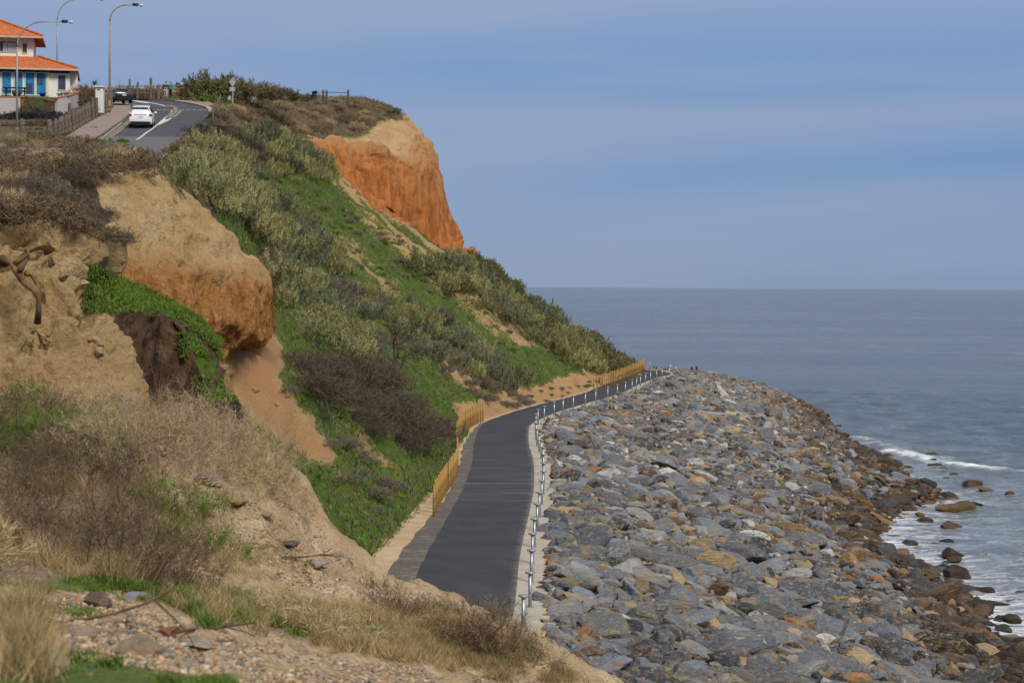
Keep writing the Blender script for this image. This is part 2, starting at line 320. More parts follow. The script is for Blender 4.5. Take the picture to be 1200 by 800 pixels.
_nu = np.concatenate([np.linspace(0, 5, 90)[:-1], np.linspace(5, 9, 110)[:-1], np.linspace(9, 12, 60)[:-1], np.linspace(12, 14, 14)])
_nv = np.concatenate([np.linspace(56, 215, 300)[:-1], np.linspace(215, 262, 170)[:-1], np.linspace(262, 284, 20)])
HILL, _ = sheet('hillside', C, SU, SV, _nu, _nv, M_HILL, hill_disp, hill_attrs)

# ------------------------------------------------------------------ near earth cliffs (two noses with a gully between)
cols = [
 ((-42, 40), [(-420, 255, 44)]*0 or None),
]
def colpts(L): return [U(*p) for p in L]
CC = []
def add_col(L, plat):
    L = colpts(L); n = len(L)
    if n == 7: L.append(L[-1]+np.array([.2, -1.0, -1.5]))
    t = L[0]; (x1, y1) = plat; z1 = zp(y1)[0]; p1 = np.array([x1, y1, z1]); p0 = t*.9+p1*.1; p0[2] = t[2]+.12+.1*(z1-t[2]); far = np.array([-75, y1+2, z1+.6]); m = p1*.6+far*.4
    CC.append([far, m, p1, p0]+L)
add_col([(-420, 255, 44), (-420, 268, 43.6), (-420, 300, 43.2), (-420, 350, 42.8), (-420, 400, 42), (-420, 450, 41.5), (-420, 520, 41)], (-22, 52))
add_col([(-120, 258, 45), (-120, 270, 44.6), (-122, 305, 44), (-120, 350, 43.6), (-120, 400, 43), (-120, 450, 42.4), (-120, 520, 41.5)], (-16, 54))
add_col([(-30, 262, 46), (-30, 275, 45.6), (-30, 305, 44.8), (-28, 350, 44.3), (-28, 400, 43.6), (-28, 450, 43), (-28, 520, 42)], (-14.5, 55))
add_col([(30, 264, 46.2), (30, 278, 45.8), (32, 300, 45.6), (34, 350, 44.9), (34, 400, 44), (36, 450, 43), (38, 520, 42)], (-14, 56))
add_col([(72, 272, 46.8), (78, 286, 46.2), (80, 306, 46.1), (84, 350, 45.2), (88, 400, 44.4), (96, 450, 43.5), (104, 520, 42.6)], (-13.5, 57))
add_col([(97, 286, 48.5), (108, 301, 48.2), (104, 320, 47.8), (113, 350, 47.3), (131, 374, 46.6), (147, 420, 45.6), (160, 500, 44.4)], (-13.3, 58))
add_col([(90, 284, 51.5), (98, 300, 51.6), (90, 322, 51.6), (98, 350, 51.6), (112, 380, 51), (125, 430, 50), (140, 500, 49)], (-13.6, 60))
add_col([(55, 268, 56), (60, 284, 56.4), (58, 305, 56.6), (62, 340, 57), (70, 370, 57), (80, 420, 56), (90, 500, 55)], (-15, 63))
add_col([(35, 245, 64), (38, 255, 64.4), (40, 275, 64.8), (44, 300, 65.2), (48, 330, 65.6), (52, 380, 66), (60, 450, 65)], (-18, 69))
add_col([(35, 222, 73), (42, 232, 73), (50, 252, 73), (60, 280, 73), (68, 310, 73), (74, 350, 73), (80, 400, 73)], (-20, 78))
add_col([(72, 204, 78.5), (80, 217, 78), (88, 240, 77.6), (97, 270, 77.2), (107, 300, 77), (116, 330, 76.5), (126, 370, 76), (140, 430, 75)], (-19.5, 85))
add_col([(125, 200, 81), (133, 213, 80.5), (142, 238, 80), (152, 270, 79.6), (163, 305, 79.2), (173, 340, 79), (184, 380, 78.5), (200, 440, 78)], (-18.8, 90))
add_col([(180, 206, 84), (189, 217, 83.4), (199, 240, 83), (208, 280, 82.5), (216, 320, 82), (224, 360, 81.8), (231, 405, 82), (245, 455, 80.5)], (-18.5, 95))
add_col([(222, 230, 86), (234, 243, 85.6), (246, 266, 85), (255, 298, 84.4), (262, 332, 84.1), (265, 372, 84.2), (256, 410, 85.2), (272, 450, 84), (325, 525, 79)], (-18.5, 98))
add_col([(258, 268, 88), (272, 279, 87.6), (285, 300, 87.2), (294, 325, 87), (299, 355, 87), (297, 386, 87.4), (268, 413, 89), (292, 448, 87.2), (352, 530, 81)], (-18.4, 101))
add_col([(283, 300, 91), (297, 309, 90.8), (309, 325, 90.5), (316, 348, 90.4), (315, 374, 90.6), (306, 397, 91), (276, 418, 92), (308, 446, 90), (374, 532, 83)], (-18.4, 104))
add_col([(272, 305, 97), (284, 314, 97), (296, 330, 97), (304, 350, 97), (300, 378, 97), (292, 398, 97), (272, 420, 97), (290, 440, 96), (380, 520, 92)], (-18.6, 108))
add_col([(245, 300, 104), (250, 312, 104), (255, 330, 104), (258, 350, 104), (256, 378, 104), (250, 398, 104), (245, 420, 104), (250, 440, 104), (330, 520, 102)], (-20, 114))
for c in CC:
    while len(c) < 13: c.append(c[-1]+np.array([.25, -.9, -1.3]))
    c.append(c[-1]+np.array([-.3, 1.2, -3.2]))
for k in range(12, NCOL := len(CC)):    # below the undercut the face runs into the slope
    nk = CC[k][10]; CC[k][11] = nk+np.array([.1, .5, -2.2]); CC[k][12] = nk+np.array([.0, .9, -4.5]); CC[k][13] = nk+np.array([-.2, 1.2, -7.0])
CCa = np.array(CC).astype(float)        # [col][row]
def cl_attrs(A, UU, VV):
    P = A.reshape(-1, 3); x, y = proj(P); row = UU.ravel(); near = P[:, 1] < 62
    yb = np.interp(x, [75, 140, 200, 260, 320], [330, 300, 305, 318, 330])          # level where pale earth turns orange
    o = np.clip((y-yb)/85+.5, 0, 1.15); o = np.where(near, np.clip((y-385)/120, 0, .28), o); o = np.where(row < 3.6, 0, o); o = np.where((row > 10.2) & ~near, o*.5, o)
    d = np.clip((3.75-row)*3, 0, 1)
    w = fbm(P, (.4,)*3, 3, 4)*14
    d += inpoly(x+w, y+w, [(60, 195), (110, 205), (118, 240), (130, 262), (140, 300), (120, 305), (100, 268), (75, 262), (60, 230)])*1.1*(P[:, 1] > 62)
    return {'orange': o, 'dry': d}
def cl_disp(A, Nn, UU, VV):
    P = A.reshape(-1, 3); nr = (P[:, 1] < 62); f = np.clip((UU.ravel()-3.2)/1.2, 0, 1)*np.where(UU.ravel() > 10.5, .6, 1); lf = np.where(nr, .35, .5)
    d = f*(fbm(P, (.3, .3, .22), 4, 21)*lf+fbm(P, (1.3, 1.3, .8), 5, 22)*np.where(nr, .4, .2)+(np.abs(fbm(P, (.9, .9, .2), 3, 23))-.2)*np.where(nr, .6, .35))
    rid = 1-np.abs(fbm(P, (1.1, 1.1, .9), 5, 26))*4; d += f*np.where(nr, 1, .5)*(rid*.10+fbm(P, (3.2, 3.2, 2.2), 4, 27)*.22+np.clip(np.abs(fbm(P, (.8, .8, .10), 4, 28))-.02, 0, .12)*1.6-.1)
    d += f*nr*(-np.clip(.06-np.abs(fbm(P, (.25, .25, 1.6), 3, 29)), 0, .06)*5+fbm(P, (5, 5, 6), 3, 30)*.14)
    lay = np.sin(P[:, 2]*2.3+fbm(P, (.2,)*3, 3, 24)*5); d += f*np.where(P[:, 1] < 62, .10, .07)*lay
    d += (1-f)*fbm(P, (.3,)*3, 4, 25)*.5
    return A+Nn*d.reshape(UU.shape)[..., None]
NC = len(CC); cv = np.concatenate([np.linspace(0, 2, 20)[:-1], np.linspace(2, 6, 260)[:-1], np.linspace(6, 9.5, 180)[:-1], np.linspace(9.5, 16, 480)[:-1], np.linspace(16, NC-1, 20)]); cu = np.concatenate([np.linspace(0, 3, 18)[:-1], np.linspace(3, 12, 300)[:-1], np.linspace(12, 13, 14)])
CLIFFS, _ = sheet('earth_cliffs', CCa, np.arange(14.), np.arange(float(NC)), cu, cv, M_CLIFF, cl_disp, cl_attrs)

# ------------------------------------------------------------------ grassy ledge with dark bank
LG = [[(70, 318, 75), (130, 323, 73), (165, 337, 71), (197, 355, 68), (236, 374, 67.5), (262, 400, 68)],
      [(80, 355, 66), (130, 366, 64), (163, 362, 62.5), (198, 359, 61.8), (226, 381, 62.3), (250, 410, 64)],
      [(88, 372, 65), (131, 378, 63), (166, 374, 61.8), (203, 371, 61), (232, 395, 61.8), (256, 425, 63.5)],
      [(90, 410, 64.5), (130, 405, 62.5), (172, 405, 61.2), (222, 402, 60.6), (245, 420, 61.3), (262, 445, 63)],
      [(90, 480, 63.5), (130, 455, 61.5), (180, 455, 60.6), (236, 448, 60.1), (262, 462, 60.8), (275, 475, 62)],
      [(90, 560, 62), (140, 545, 60), (200, 545, 59.6), (258, 525, 59.2), (285, 512, 59.8), (296, 515, 61)]]
LGa = [[U(*p) for p in r] for r in LG]
def lg_attrs(A, UU, VV):
    P = A.reshape(-1, 3); v = VV.ravel(); g = np.clip(1.6-v*1.1, 0, 1.3)+np.clip((UU.ravel()-1.6)*.16, 0, .42)*(v > 1)+.06; return {'green': g}
def lg_disp(A, Nn, UU, VV):
    P = A.reshape(-1, 3); f = np.clip(VV.ravel()-.6, 0, 1); d = fbm(P, (.5,)*3, 4, 31)*(.25+.5*f)+f*fbm(P, (1.2, 1.2, .3), 4, 32)*.6; return A+Nn*d.reshape(UU.shape)[..., None]
sheet('grassy_ledge', LGa, np.arange(6.), np.arange(6.), 110, 110, M_LEDGE, lg_disp, lg_attrs)

# ------------------------------------------------------------------ foreground mound
FC = [-2600, -350, 0, 150, 300, 450, 600, 700, 850]
FR = [(7, [920, 935, 940, 950, 980, 1100, 1250, 1600]), (13, [740, 792, 802, 832, 885, 960, 1040, 1250]), (17, [650, 697, 720, 765, 818, 885, 940, 1120]),
      (22, [600, 655, 680, 722, 764, 805, 855, 1010]), (26, [540, 600, 620, 680, 728, 775, 825, 960]), (29.5, [500, 560, 545, 600, 706, 762, 808, 935]), (32.5, [470, 520, 505, 544, 684, 750, 792, 925]),
      (35, [450, 495, 490, 530, 684, 752, 800, 960]), (39, [445, 485, 500, 590, 750, 830, 900, 1080]), (46, [440, 475, 520, 680, 830, 920, 1000, 1150]), (55, [450, 480, 560, 720, 840, 930, 1000, 1100])]
FGa = [[U(px, py, Y) for px, py in zip(FC, [L[0]-25]+L)] for Y, L in FR]; FGa = [[p-np.array([0, 14, 1.2]) for p in FGa[0]]]+FGa
FGREEN = [[(-40, 662), (60, 668), (150, 680), (300, 700), (300, 728), (180, 704), (100, 692), (-40, 688)], [(-60, 758), (100, 766), (290, 800), (300, 860), (-100, 860)], [(190, 690), (300, 700), (330, 735), (240, 735)]]
def fg_attrs(A, UU, VV):
    P = A.reshape(-1, 3); x, y = proj(P); w = fbm(P, (1.1,)*3, 3, 41)*16; g = np.zeros(len(P))
    for pg in FGREEN: g += softpoly(x+w, y+w, pg, 9)*.7
    back = (P[:, 1] > 37); g += back*.6
    d = softpoly(x+w, y+w, [(-300, 440), (230, 470), (330, 520), (230, 540), (170, 575), (180, 660), (300, 690), (480, 715), (640, 770), (600, 800), (420, 765), (250, 735), (150, 690), (-300, 680)], 14)*.7
    s = inpoly(x+w, y+w, [(-60, 685), (150, 700), (250, 740), (420, 775), (560, 800), (300, 810), (120, 770), (-60, 755)])*.35+inpoly(x+w, y+w, [(220, 530), (280, 530), (420, 660), (480, 715), (330, 690), (180, 620)])*.3
    return {'green': g, 'dry': d, 'stony': s}
def fg_disp(A, Nn, UU, VV):
    P = A.reshape(-1, 3); n = np.clip((P[:, 1]-5)/8, .2, 1)
    d = (fbm(P, (.35,)*3, 4, 42)*.45+fbm(P, (1.5,)*3, 4, 43)*.16+np.abs(fbm(P, (.8,)*3, 3, 44))*.2+fbm(P, (4.5,)*3, 3, 45)*.09-np.clip(.08-np.abs(fbm(P, (.7, .7, .7), 3, 46)), 0, .08)*1.6)*n; return A+np.array([0, 0, 1.])*d.reshape(UU.shape)[..., None]
sheet('foreground_ground', FGa, np.arange(9.), np.array([1]+[f[0] for f in FR], float), np.concatenate([np.linspace(0, 1, 40)[:-1], np.linspace(1, 8, 330)]), 340, M_FORE, fg_disp, fg_attrs)

# ------------------------------------------------------------------ footpath strips
def strip(name, d0, d1, z, mat, i0=0, i1=NPATH, wob=0, kerb=0, nw=3):
    V = []; u = np.linspace(0, 1, nw)
    for i in range(i0, i1):
        a, b = (d0(i) if callable(d0) else d0), (d1(i) if callable(d1) else d1)
        if wob: a += wob*math.sin(i*1.9)*.4+wob*math.sin(i*.83+1); b += wob*math.sin(i*1.3+2)*.4
        for k in u: q = PC[i]+PN[i]*(a+(b-a)*k); V.append((q[0], q[1], z))
    n = i1-i0; V = np.array(V); j = (np.arange(n-1)[:, None]*nw+np.arange(nw-1)[None]).ravel(); F = np.stack([j, j+1, j+nw+1, j+nw], 1)
    D = np.repeat(np.arange(i0, i1), nw).astype(float); cross = np.tile(u, n)
    if kerb:                             # drop a skirt on the seaward side
        e = V[nw-1::nw].copy(); e[:, 2] -= kerb; k0 = len(V); V = np.concatenate([V, e]); i = np.arange(n-1); F = np.concatenate([F, np.stack([i*nw+nw-1, k0+i, k0+i+1, (i+1)*nw+nw-1], 1)]); D = np.concatenate([D, D[nw-1::nw]]); cross = np.concatenate([cross, np.ones(n)])
    me = mesh_np(name, V, F, mat, False, {'along': PS[D.astype(int)], 'cross': cross}); o = link(name, me); tag(o, kind='structure'); return o, V, F
def mat_asphalt():
    t = NT('path_asphalt'); v = t.pos(); c = t.attr('cross'); al = t.attr('along'); y = t.xyz(v)[1]
    n = t.noise(v, .6, 5); f = t.noise(v, 30, 3, .8); col = t.mix(t.ramp(n, .35, .65), (.036, .036, .041), (.052, .051, .057)); col = t.mix(t.ramp(f, .45, .7, 0, .35), col, (.085, .083, .085))
    bands = t.noise(t.sc(v, (.05, 1, 0)), 1.4, 4, .7); near = t.ramp(y, 140, 108); near2 = t.ramp(y, 96, 104)
    col = t.mix(t.math('MULTIPLY', t.math('MULTIPLY', t.ramp(bands, .52, .66), t.math('MULTIPLY', near, near2)), .75), col, (.19, .18, .17))
    e = t.math('ADD', c, t.math('MULTIPLY', t.math('SUBTRACT', t.noise(v, 2.5, 5, .8), .5), .35)); col = t.mix(t.ramp(e, .93, 1.06, 0, .7), col, (.28, .25, .21))
    return t.out(col, .85, t.bump(f, .4, .01))
def mat_sand():
    t = NT('sandy_verge'); v = t.pos(); n = t.noise(v, .7, 7, .65); f = t.noise(v, 9, 6, .7); c = t.mix(t.ramp(n, .35, .65), (.42, .29, .16), (.56, .42, .26)); return t.out(t.mix(t.ramp(f, .5, .7, 0, .4), c, (.26, .18, .11)), .95, t.bump(t.math('ADD', n, f), .6, .06))
def mat_shoulder():
    t = NT('gravel_shoulder'); v = t.pos(); n = t.noise(v, 1.2, 6, .7); f = t.noise(v, 14, 5, .8); c = t.mix(t.ramp(f, .4, .62), (.06, .055, .05), (.17, .15, .125))
    b = t.noise(t.sc(v, (.1, 2.2, 0)), 1, 3); c = t.mix(t.ramp(b, .5, .62, 0, .5), c, (.22, .19, .15)); return t.out(t.mix(t.ramp(n, .55, .72, 0, .8), c, (.34, .25, .16)), .95, t.bump(f, .7, .03))
def mat_conc():
    t = NT('concrete_edge'); v = t.pos(); n = t.noise(v, 1.2, 7, .6); f = t.noise(v, 12, 4); c = t.mix(t.ramp(n, .35, .65), (.36, .31, .24), (.47, .42, .34))
    j = t.math('FRACT', t.math('MULTIPLY', t.attr('along'), .4)); c = t.mix(t.ramp(j, .0, .03, .6, 0), c, (.14, .12, .10)); return t.out(c, .85, t.bump(f, .3, .01))
M_ASPH, M_SAND, M_SHLD, M_CONC = mat_asphalt(), mat_sand(), mat_shoulder(), mat_conc()
_, v, f = strip('verge', -6.0, 3.0, 5.975, M_SAND, nw=8); TERR.append((v, f))
strip('gravel_shoulder', lambda i: -1.75-np.interp(PC[i, 1], [60, 80, 100, 130, 150, 165, 240], [1.3, 1.15, .75, .85, .5, .2, .15]), -1.7, 5.983, M_SHLD, wob=.05, nw=3)
strip('asphalt_path', -1.85, lambda i: 1.82, 5.991, M_ASPH, wob=.02, nw=12)
_, v, f = strip('concrete_edge', 1.82, 2.75, 5.999, M_CONC, wob=0, kerb=.7); TERR.append((v, f))

# ------------------------------------------------------------------ rock revetment base
def pidx(Y):                              # path index at distance Y on the way out
    m = np.argmax(PC[:, 1] >= Y); return m
CR = [(pidx(40)), pidx(70), pidx(85), pidx(100), pidx(130), pidx(155), pidx(163), pidx(180), pidx(200), pidx(225), pidx(242)]
_e = np.argmin(np.hypot(PC[:, 0]-15, PC[:, 1]-260)); _e2 = np.argmin(np.hypot(PC[:, 0]-10, PC[:, 1]-266)); _e3 = np.argmin(np.hypot(PC[:, 0]+12, PC[:, 1]-279)); CR += [_e, _e2, _e3]
TOE = [(19.5, 42)]+[tuple(G(*p, 0)[:2]) for p in ((1235, 800), (1185, 752), (1150, 712), (1060, 650), (1050, 600), (1100, 579), (1060, 560), (1020, 535), (985, 507), (955, 485))]+[(38, 276), (24, 292), (-12, 302)]
crest = np.array([[*(PC[i]+PN[i]*2.72), 5.95] for i in CR]); toe = np.array([[x, y, 0] for x, y in TOE]); sp = np.cumsum(np.r_[0, np.linalg.norm(np.diff((crest+toe)/2, axis=0)[:, :2], axis=1)])
Tn = 330; tt = np.linspace(0, sp[-1], Tn); cr = pchip(sp, crest, tt); te = pchip(sp, toe, tt)
te[:, :2] += (fbm(np.c_[tt*.09, tt*0, tt*0], (1, 1, 1), 3, 51)*2.2)[:, None]*np.array([1, .1])
pw = np.interp(cr[:, 1], [60, 120, 180, 240], [1.05, 1.2, 1.7, 2.1])
def rev(t, s):                            # t index float 0..Tn-1, s 0..1.15
    t = np.clip(t, 0, Tn-1.001); k = t.astype(int); f = (t-k)[:, None]; a = cr[k]*(1-f)+cr[k+1]*f; b = te[k]*(1-f)+te[k+1]*f; p = pw[k]
    P = a+(b-a)*s[:, None]; P[:, 2] = 5.9-6.0*np.clip(s, 0, 9)**p; return P
ss = np.linspace(0, 1.3, 60); TT, SS = np.meshgrid(np.arange(Tn)*1.0, ss, indexing='ij'); V = rev(TT.ravel(), SS.ravel()); V[:, 2] += fbm(V, (.5,)*3, 3, 52)*.5*(SS.ravel() > .02)-.25*(SS.ravel() > .02)
i = (np.arange(Tn-1)[:, None]*60+np.arange(59)[None]).ravel(); F = np.stack([i, i+1, i+61, i+60], 1)
t = NT('rubble_core'); vv = t.pos(); M_RUB = t.out(t.mix(t.noise(vv, 3, 6), (.02, .018, .016), (.07, .06, .05)), .95, t.bump(t.noise(vv, 4, 6), 1, .2))
REV = link('rock_bank', mesh_np('rock_bank', V, F, M_RUB, True)); tag(REV, kind='structure')
# seabed / land base under everything
t = NT('sea_bed'); M_BED = t.out((.25, .2, .13), .95)
g = MB().add([(-400, -60, -2.5), (400, -60, -2.5), (400, 700, -2.5), (-400, 700, -2.5)], [[0, 1, 2, 3]]).build('sea_bed', M_BED); tag(g, kind='structure')
def bvh_of(lst):
    V = np.concatenate([v for v, f in lst]); off = np.cumsum([0]+[len(v) for v, f in lst])[:-1]; F = np.concatenate([f+o for (v, f), o in zip(lst, off)]); return BVHTree.FromPolygons(V.tolist(), F.tolist())
BVH = bvh_of(TERR)
def hit(px, py, ymax=400):
    d = Vector(ray(px, py)).normalized(); r = BVH.ray_cast(Vector(CAMP), d, 600); return (np.array(r[0]), np.array(r[1])) if r[0] is not None else (None, None)
def drop(x, y, z0=60):
    r = BVH.ray_cast(Vector((x, y, z0)), Vector((0, 0, -1)), 100); return np.array(r[0]) if r[0] is not None else None
def surf(px, py, up=0):                    # a point on the ground seen at a pixel
    p, n = hit(px, py); return p+np.array([0, 0, up])
# ------------------------------------------------------------------ boulders
ORD = ['', 'first', 'second', 'third', 'fourth', 'fifth', 'sixth', 'seventh', 'eighth', 'ninth', 'tenth', 'eleventh', 'twelfth', 'thirteenth', 'fourteenth', 'fifteenth', 'sixteenth', 'seventeenth', 'eighteenth', 'nineteenth']
CARD = ['zero', 'one', 'two', 'three', 'four', 'five', 'six', 'seven', 'eight', 'nine', 'ten', 'eleven', 'twelve', 'thirteen', 'fourteen', 'fifteen', 'sixteen', 'seventeen', 'eighteen', 'nineteen', 'twenty']
TENS = {2: 'twent', 3: 'thirt', 4: 'fort', 5: 'fift', 6: 'sixt', 7: 'sevent', 8: 'eight', 9: 'ninet'}
def ordinal(n):
    if n < 20: return ORD[n]
    t_, u_ = divmod(n, 10)
    if n > 99: return 'last but %d' % n
    return TENS[t_]+('ieth' if u_ == 0 else 'y-'+ORD[u_])
def cardinal(n):
    if n <= 20: return CARD[n]
    t_, u_ = divmod(n, 10); return TENS[t_]+'y'+('' if u_ == 0 else '-'+CARD[u_])
def ico(sub):
    bm = bmesh.new(); bmesh.ops.create_icosphere(bm, subdivisions=sub, radius=1); V = np.array([v.co[:] for v in bm.verts]); F = np.array([[v.index for v in f.verts] for f in bm.faces]); bm.free(); return V, F
def rock_shape(seed, sub, rough=.05, planes=9):
    r = np.random.default_rng(seed); V, F = ico(sub); N_ = r.normal(size=(planes, 3)); N_ /= np.linalg.norm(N_, axis=1)[:, None]; h = r.uniform(.62, 1.0, planes)
    d = V@N_.T; rad = np.where(d > .05, h/np.maximum(d, .05), 9).min(axis=1); rad = np.minimum(rad, 1.25); V = V*rad[:, None]
    V += (V/np.linalg.norm(V, axis=1)[:, None])*(fbm(V*1.0+seed, (1.6,)*3, 3, seed)*rough*2.4)[:, None]; return V, F
PAL = [('slate grey', (.135, .155, .182), .22), ('blue-grey', (.185, .21, .245), .19), ('mid grey', (.24, .245, .245), .14), ('dark charcoal', (.05, .055, .062), .12), ('ochre tan', (.36, .26, .14), .13), ('orange-brown', (.34, .165, .05), .03), ('rusty brown', (.15, .075, .04), .04), ('pale grey', (.46, .47, .46), .07), ('greenish grey', (.18, .19, .15), .04)]
WET = [('wet dark brown', (.055, .036, .024), .36), ('brown', (.115, .070, .038), .30), ('ochre brown', (.20, .12, .05), .14), ('dark charcoal', (.05, .05, .052), .20)]
def mat_rock(name, use_obj):
    t = NT(name); v = t.obj() if use_obj else t.pos(); wp = t.pos()
    base = t.n('ShaderNodeObjectInfo').outputs['Color'] if use_obj else t.attr('tint', 'Color')
    off = t.n('ShaderNodeVectorMath', _operation='ADD'); t.put(off.inputs[0], wp); 
    if use_obj:
        cr_ = t.n('ShaderNodeCombineXYZ', X=t.math('MULTIPLY', t.orand(), 50.0)).outputs[0]; t.put(off.inputs[1], cr_)
    q = off.outputs[0]
    n1 = t.noise(q, .75, 7, .65, .8); n2 = t.noise(q, 5.5, 8, .7); lay = t.noise(t.sc(q, (.8, .8, 5)), 2.2, 5, .65, .6)
    c = t.mix(t.ramp(n2, .3, .7, .0, .55), base, t.mix(.5, base, (.02, .02, .022), 'MULTIPLY')); c = t.mix(t.ramp(n2, .56, .72, 0, .5), c, (.40, .39, .37))
    c = t.mix(t.ramp(t.noise(q, 3.2, 8, .75, .6), .53, .60, 0, .75), c, (.33, .235, .13)); c = t.mix(t.ramp(t.noise(q, 4.4, 7, .75, .4), .57, .63, 0, .7), c, (.36, .35, .33)); c = t.mix(t.ramp(t.noise(q, 2.4, 7, .7, .8), .60, .66, 0, .75), c, (.26, .115, .045)); c = t.mix(t.ramp(n1, .54, .64, 0, .7), c, (.31, .22, .12)); c = t.mix(t.ramp(t.noise(t.sc(q, (1, 1, 2)), 1.3, 6, .7), .36, .44, .7, 0), c, (.14, .15, .16)); c = t.mix(t.ramp(lay, .60, .68, 0, .5), c, (.26, .14, .06)); c = t.mix(t.ramp(t.noise(q, 2.0, 3), .68, .72, 0, .8), c, (.46, .45, .42))
    c = t.mix(t.ramp(lay, .30, .40, .4, 0), c, (.06, .06, .065))
    c = t.mix(t.ramp(t.xyz(wp)[2], 2.3, .9, 0, .8), c, base)
    h = t.math('ADD', t.math('MULTIPLY', lay, 1.0), t.math('MULTIPLY', n2, .7)); return t.out(c, .68, t.bump(h, 1.0, .17))
M_ROCK_O, M_ROCK_S = mat_rock('boulder_stone', True), mat_rock('boulder_rubble_stone', False)
# posts' kerb line first, labels refer to it
POST_S = []
_k0 = np.argmin(np.abs(PC[:190, 1]-56.2)); s0 = PS[_k0]
sv_ = s0
while True:
    k = np.searchsorted(PS, sv_)
    if k >= NPATH-1 or PC[k, 0] < 9 and PC[k, 1] > 255: break
    POST_S.append(k); sv_ += 5.2 if PC[k, 1] < 244 else 6.0
POSTP = np.array([[*(PC[k]+PN[k]*2.33), 6.0] for k in POST_S])
cand = rng.random((120000, 2)); T_ = cand[:, 0]*(Tn-1); S_ = cand[:, 1]*1.13; Pc = rev(T_, S_)
wd = np.linalg.norm(te-cr, axis=1)[np.clip(T_.astype(int), 0, Tn-1)]; keep = rng.random(len(Pc)) < wd/36; Pc, T_, S_ = Pc[keep], T_[keep], S_[keep]
keep = (Pc[:, 1] > 52) & ~((Pc[:, 1] > 285) & (Pc[:, 0] < 8)) & (Pc[:, 2] > -1.3); Pc, T_, S_ = Pc[keep], T_[keep], S_[keep]
spx, spy = proj(Pc); size = np.clip(rng.lognormal(-.78, .40, len(Pc)), .26, 1.3)
size *= np.where(S_ > .8, np.where(rng.random(len(S_)) < .5, .8, 1.1), 1)*np.interp(Pc[:, 1], [100, 150, 230], [1, .88, .72]); size = np.where(S_ < .035, np.minimum(size, .5), size); size = np.where((Pc[:, 1] > 235) & (S_ < .35), np.minimum(size, .42), size)
# distance of each stone from the kerb, to keep the concrete clear
dk = np.full(len(Pc), 99.0)
for k in range(0, NPATH, 2): dk = np.minimum(dk, np.hypot(Pc[:, 0]-PC[k, 0], Pc[:, 1]-PC[k, 1]))
ok = dk > 2.75+size*.72; Pc, T_, S_, size, dk = Pc[ok], T_[ok], S_[ok], size[ok], dk[ok]
cell = {}; acc = []
for i_ in range(len(Pc)):
    x, y = Pc[i_, 0], Pc[i_, 1]; cx_, cy_ = int(x//1.4), int(y//1.4); good = True; rr = size[i_]
    for a in (-1, 0, 1):
        for b in (-1, 0, 1):
            for j in cell.get((cx_+a, cy_+b), ()):
                if (Pc[j, 0]-x)**2+(Pc[j, 1]-y)**2 < ((rr+size[j])*.50)**2: good = False; break
            if not good: break
        if not good: break
    if good: cell.setdefault((cx_, cy_), []).append(i_); acc.append(i_)
Pc, T_, S_, size, dk = Pc[acc], T_[acc], S_[acc], size[acc], dk[acc]; NR = len(Pc); print('rocks', NR)
spx, spy = proj(Pc); Dn = np.linalg.norm(Pc-CAMP, axis=1)
los = bvh_of(TERR)                        # mound and hill in front
vis = (spx > -5) & (spx < 1205) & (spy < 806)
for i_ in np.where(vis)[0]:
    tgt = Pc[i_]+[0, 0, size[i_]*.4]; dd = Vector(tgt-CAMP); r_ = los.ray_cast(Vector(CAMP), dd.normalized(), dd.length-1.2)
    if r_[0] is not None: vis[i_] = False
def pick(tab, r_):
    a = 0
    for i, q in enumerate(tab):
        a += q[2]
        if r_ < a: return i
    return 0
wetness = (S_ + rng.normal(0, .12, NR)+np.clip((Pc[:, 1]-150)/500, 0, .12)) > .80
tabs = [WET if w_ else PAL for w_ in wetness]; ci = [pick(t_, rng.random()) for t_ in tabs]; ci = [(0 if (sz_ > .78 and not w_ and c_ in (4, 5, 6)) else c_) for c_, w_, sz_ in zip(ci, wetness, size)]; tint = np.array([t_[c_][1] for t_, c_ in zip(tabs, ci)])*rng.uniform(.55, 1.45, (NR, 1)); cname = [t_[c_][0] for t_, c_ in zip(tabs, ci)]
AX = np.stack([rng.uniform(.95, 1.5, NR), rng.uniform(.62, .9, NR), rng.uniform(.32, .62, NR)], 1)*size[:, None]; small = rng.random(NR) < .25; AX[small, 2] *= 1.35
EUL = np.stack([np.clip(rng.normal(0, .3, NR), -.6, .6), np.clip(rng.normal(.1, .3, NR), -.5, .7), rng.normal(-.15, .75, NR)], 1)
ZOFF = AX[:, 2]*rng.uniform(-.05, .55, NR)+.02
score = size**2/Dn**2*vis; order = np.argsort(-score); IND = order[:270]; REST = order[270:]
def eul_m(e):
    return np.array(Matrix.Rotation(e[2], 3, 'Z')@Matrix.Rotation(e[1], 3, 'Y')@Matrix.Rotation(e[0], 3, 'X'))
prot_hi = []
for k in range(14):
    V, F = rock_shape(100+k, 4, .045, 9+k % 4); prot_hi.append(mesh_np('boulder', V, F, M_ROCK_O, False))
used = {}
def metres_words(d): return cardinal(max(1, int(round(d))))
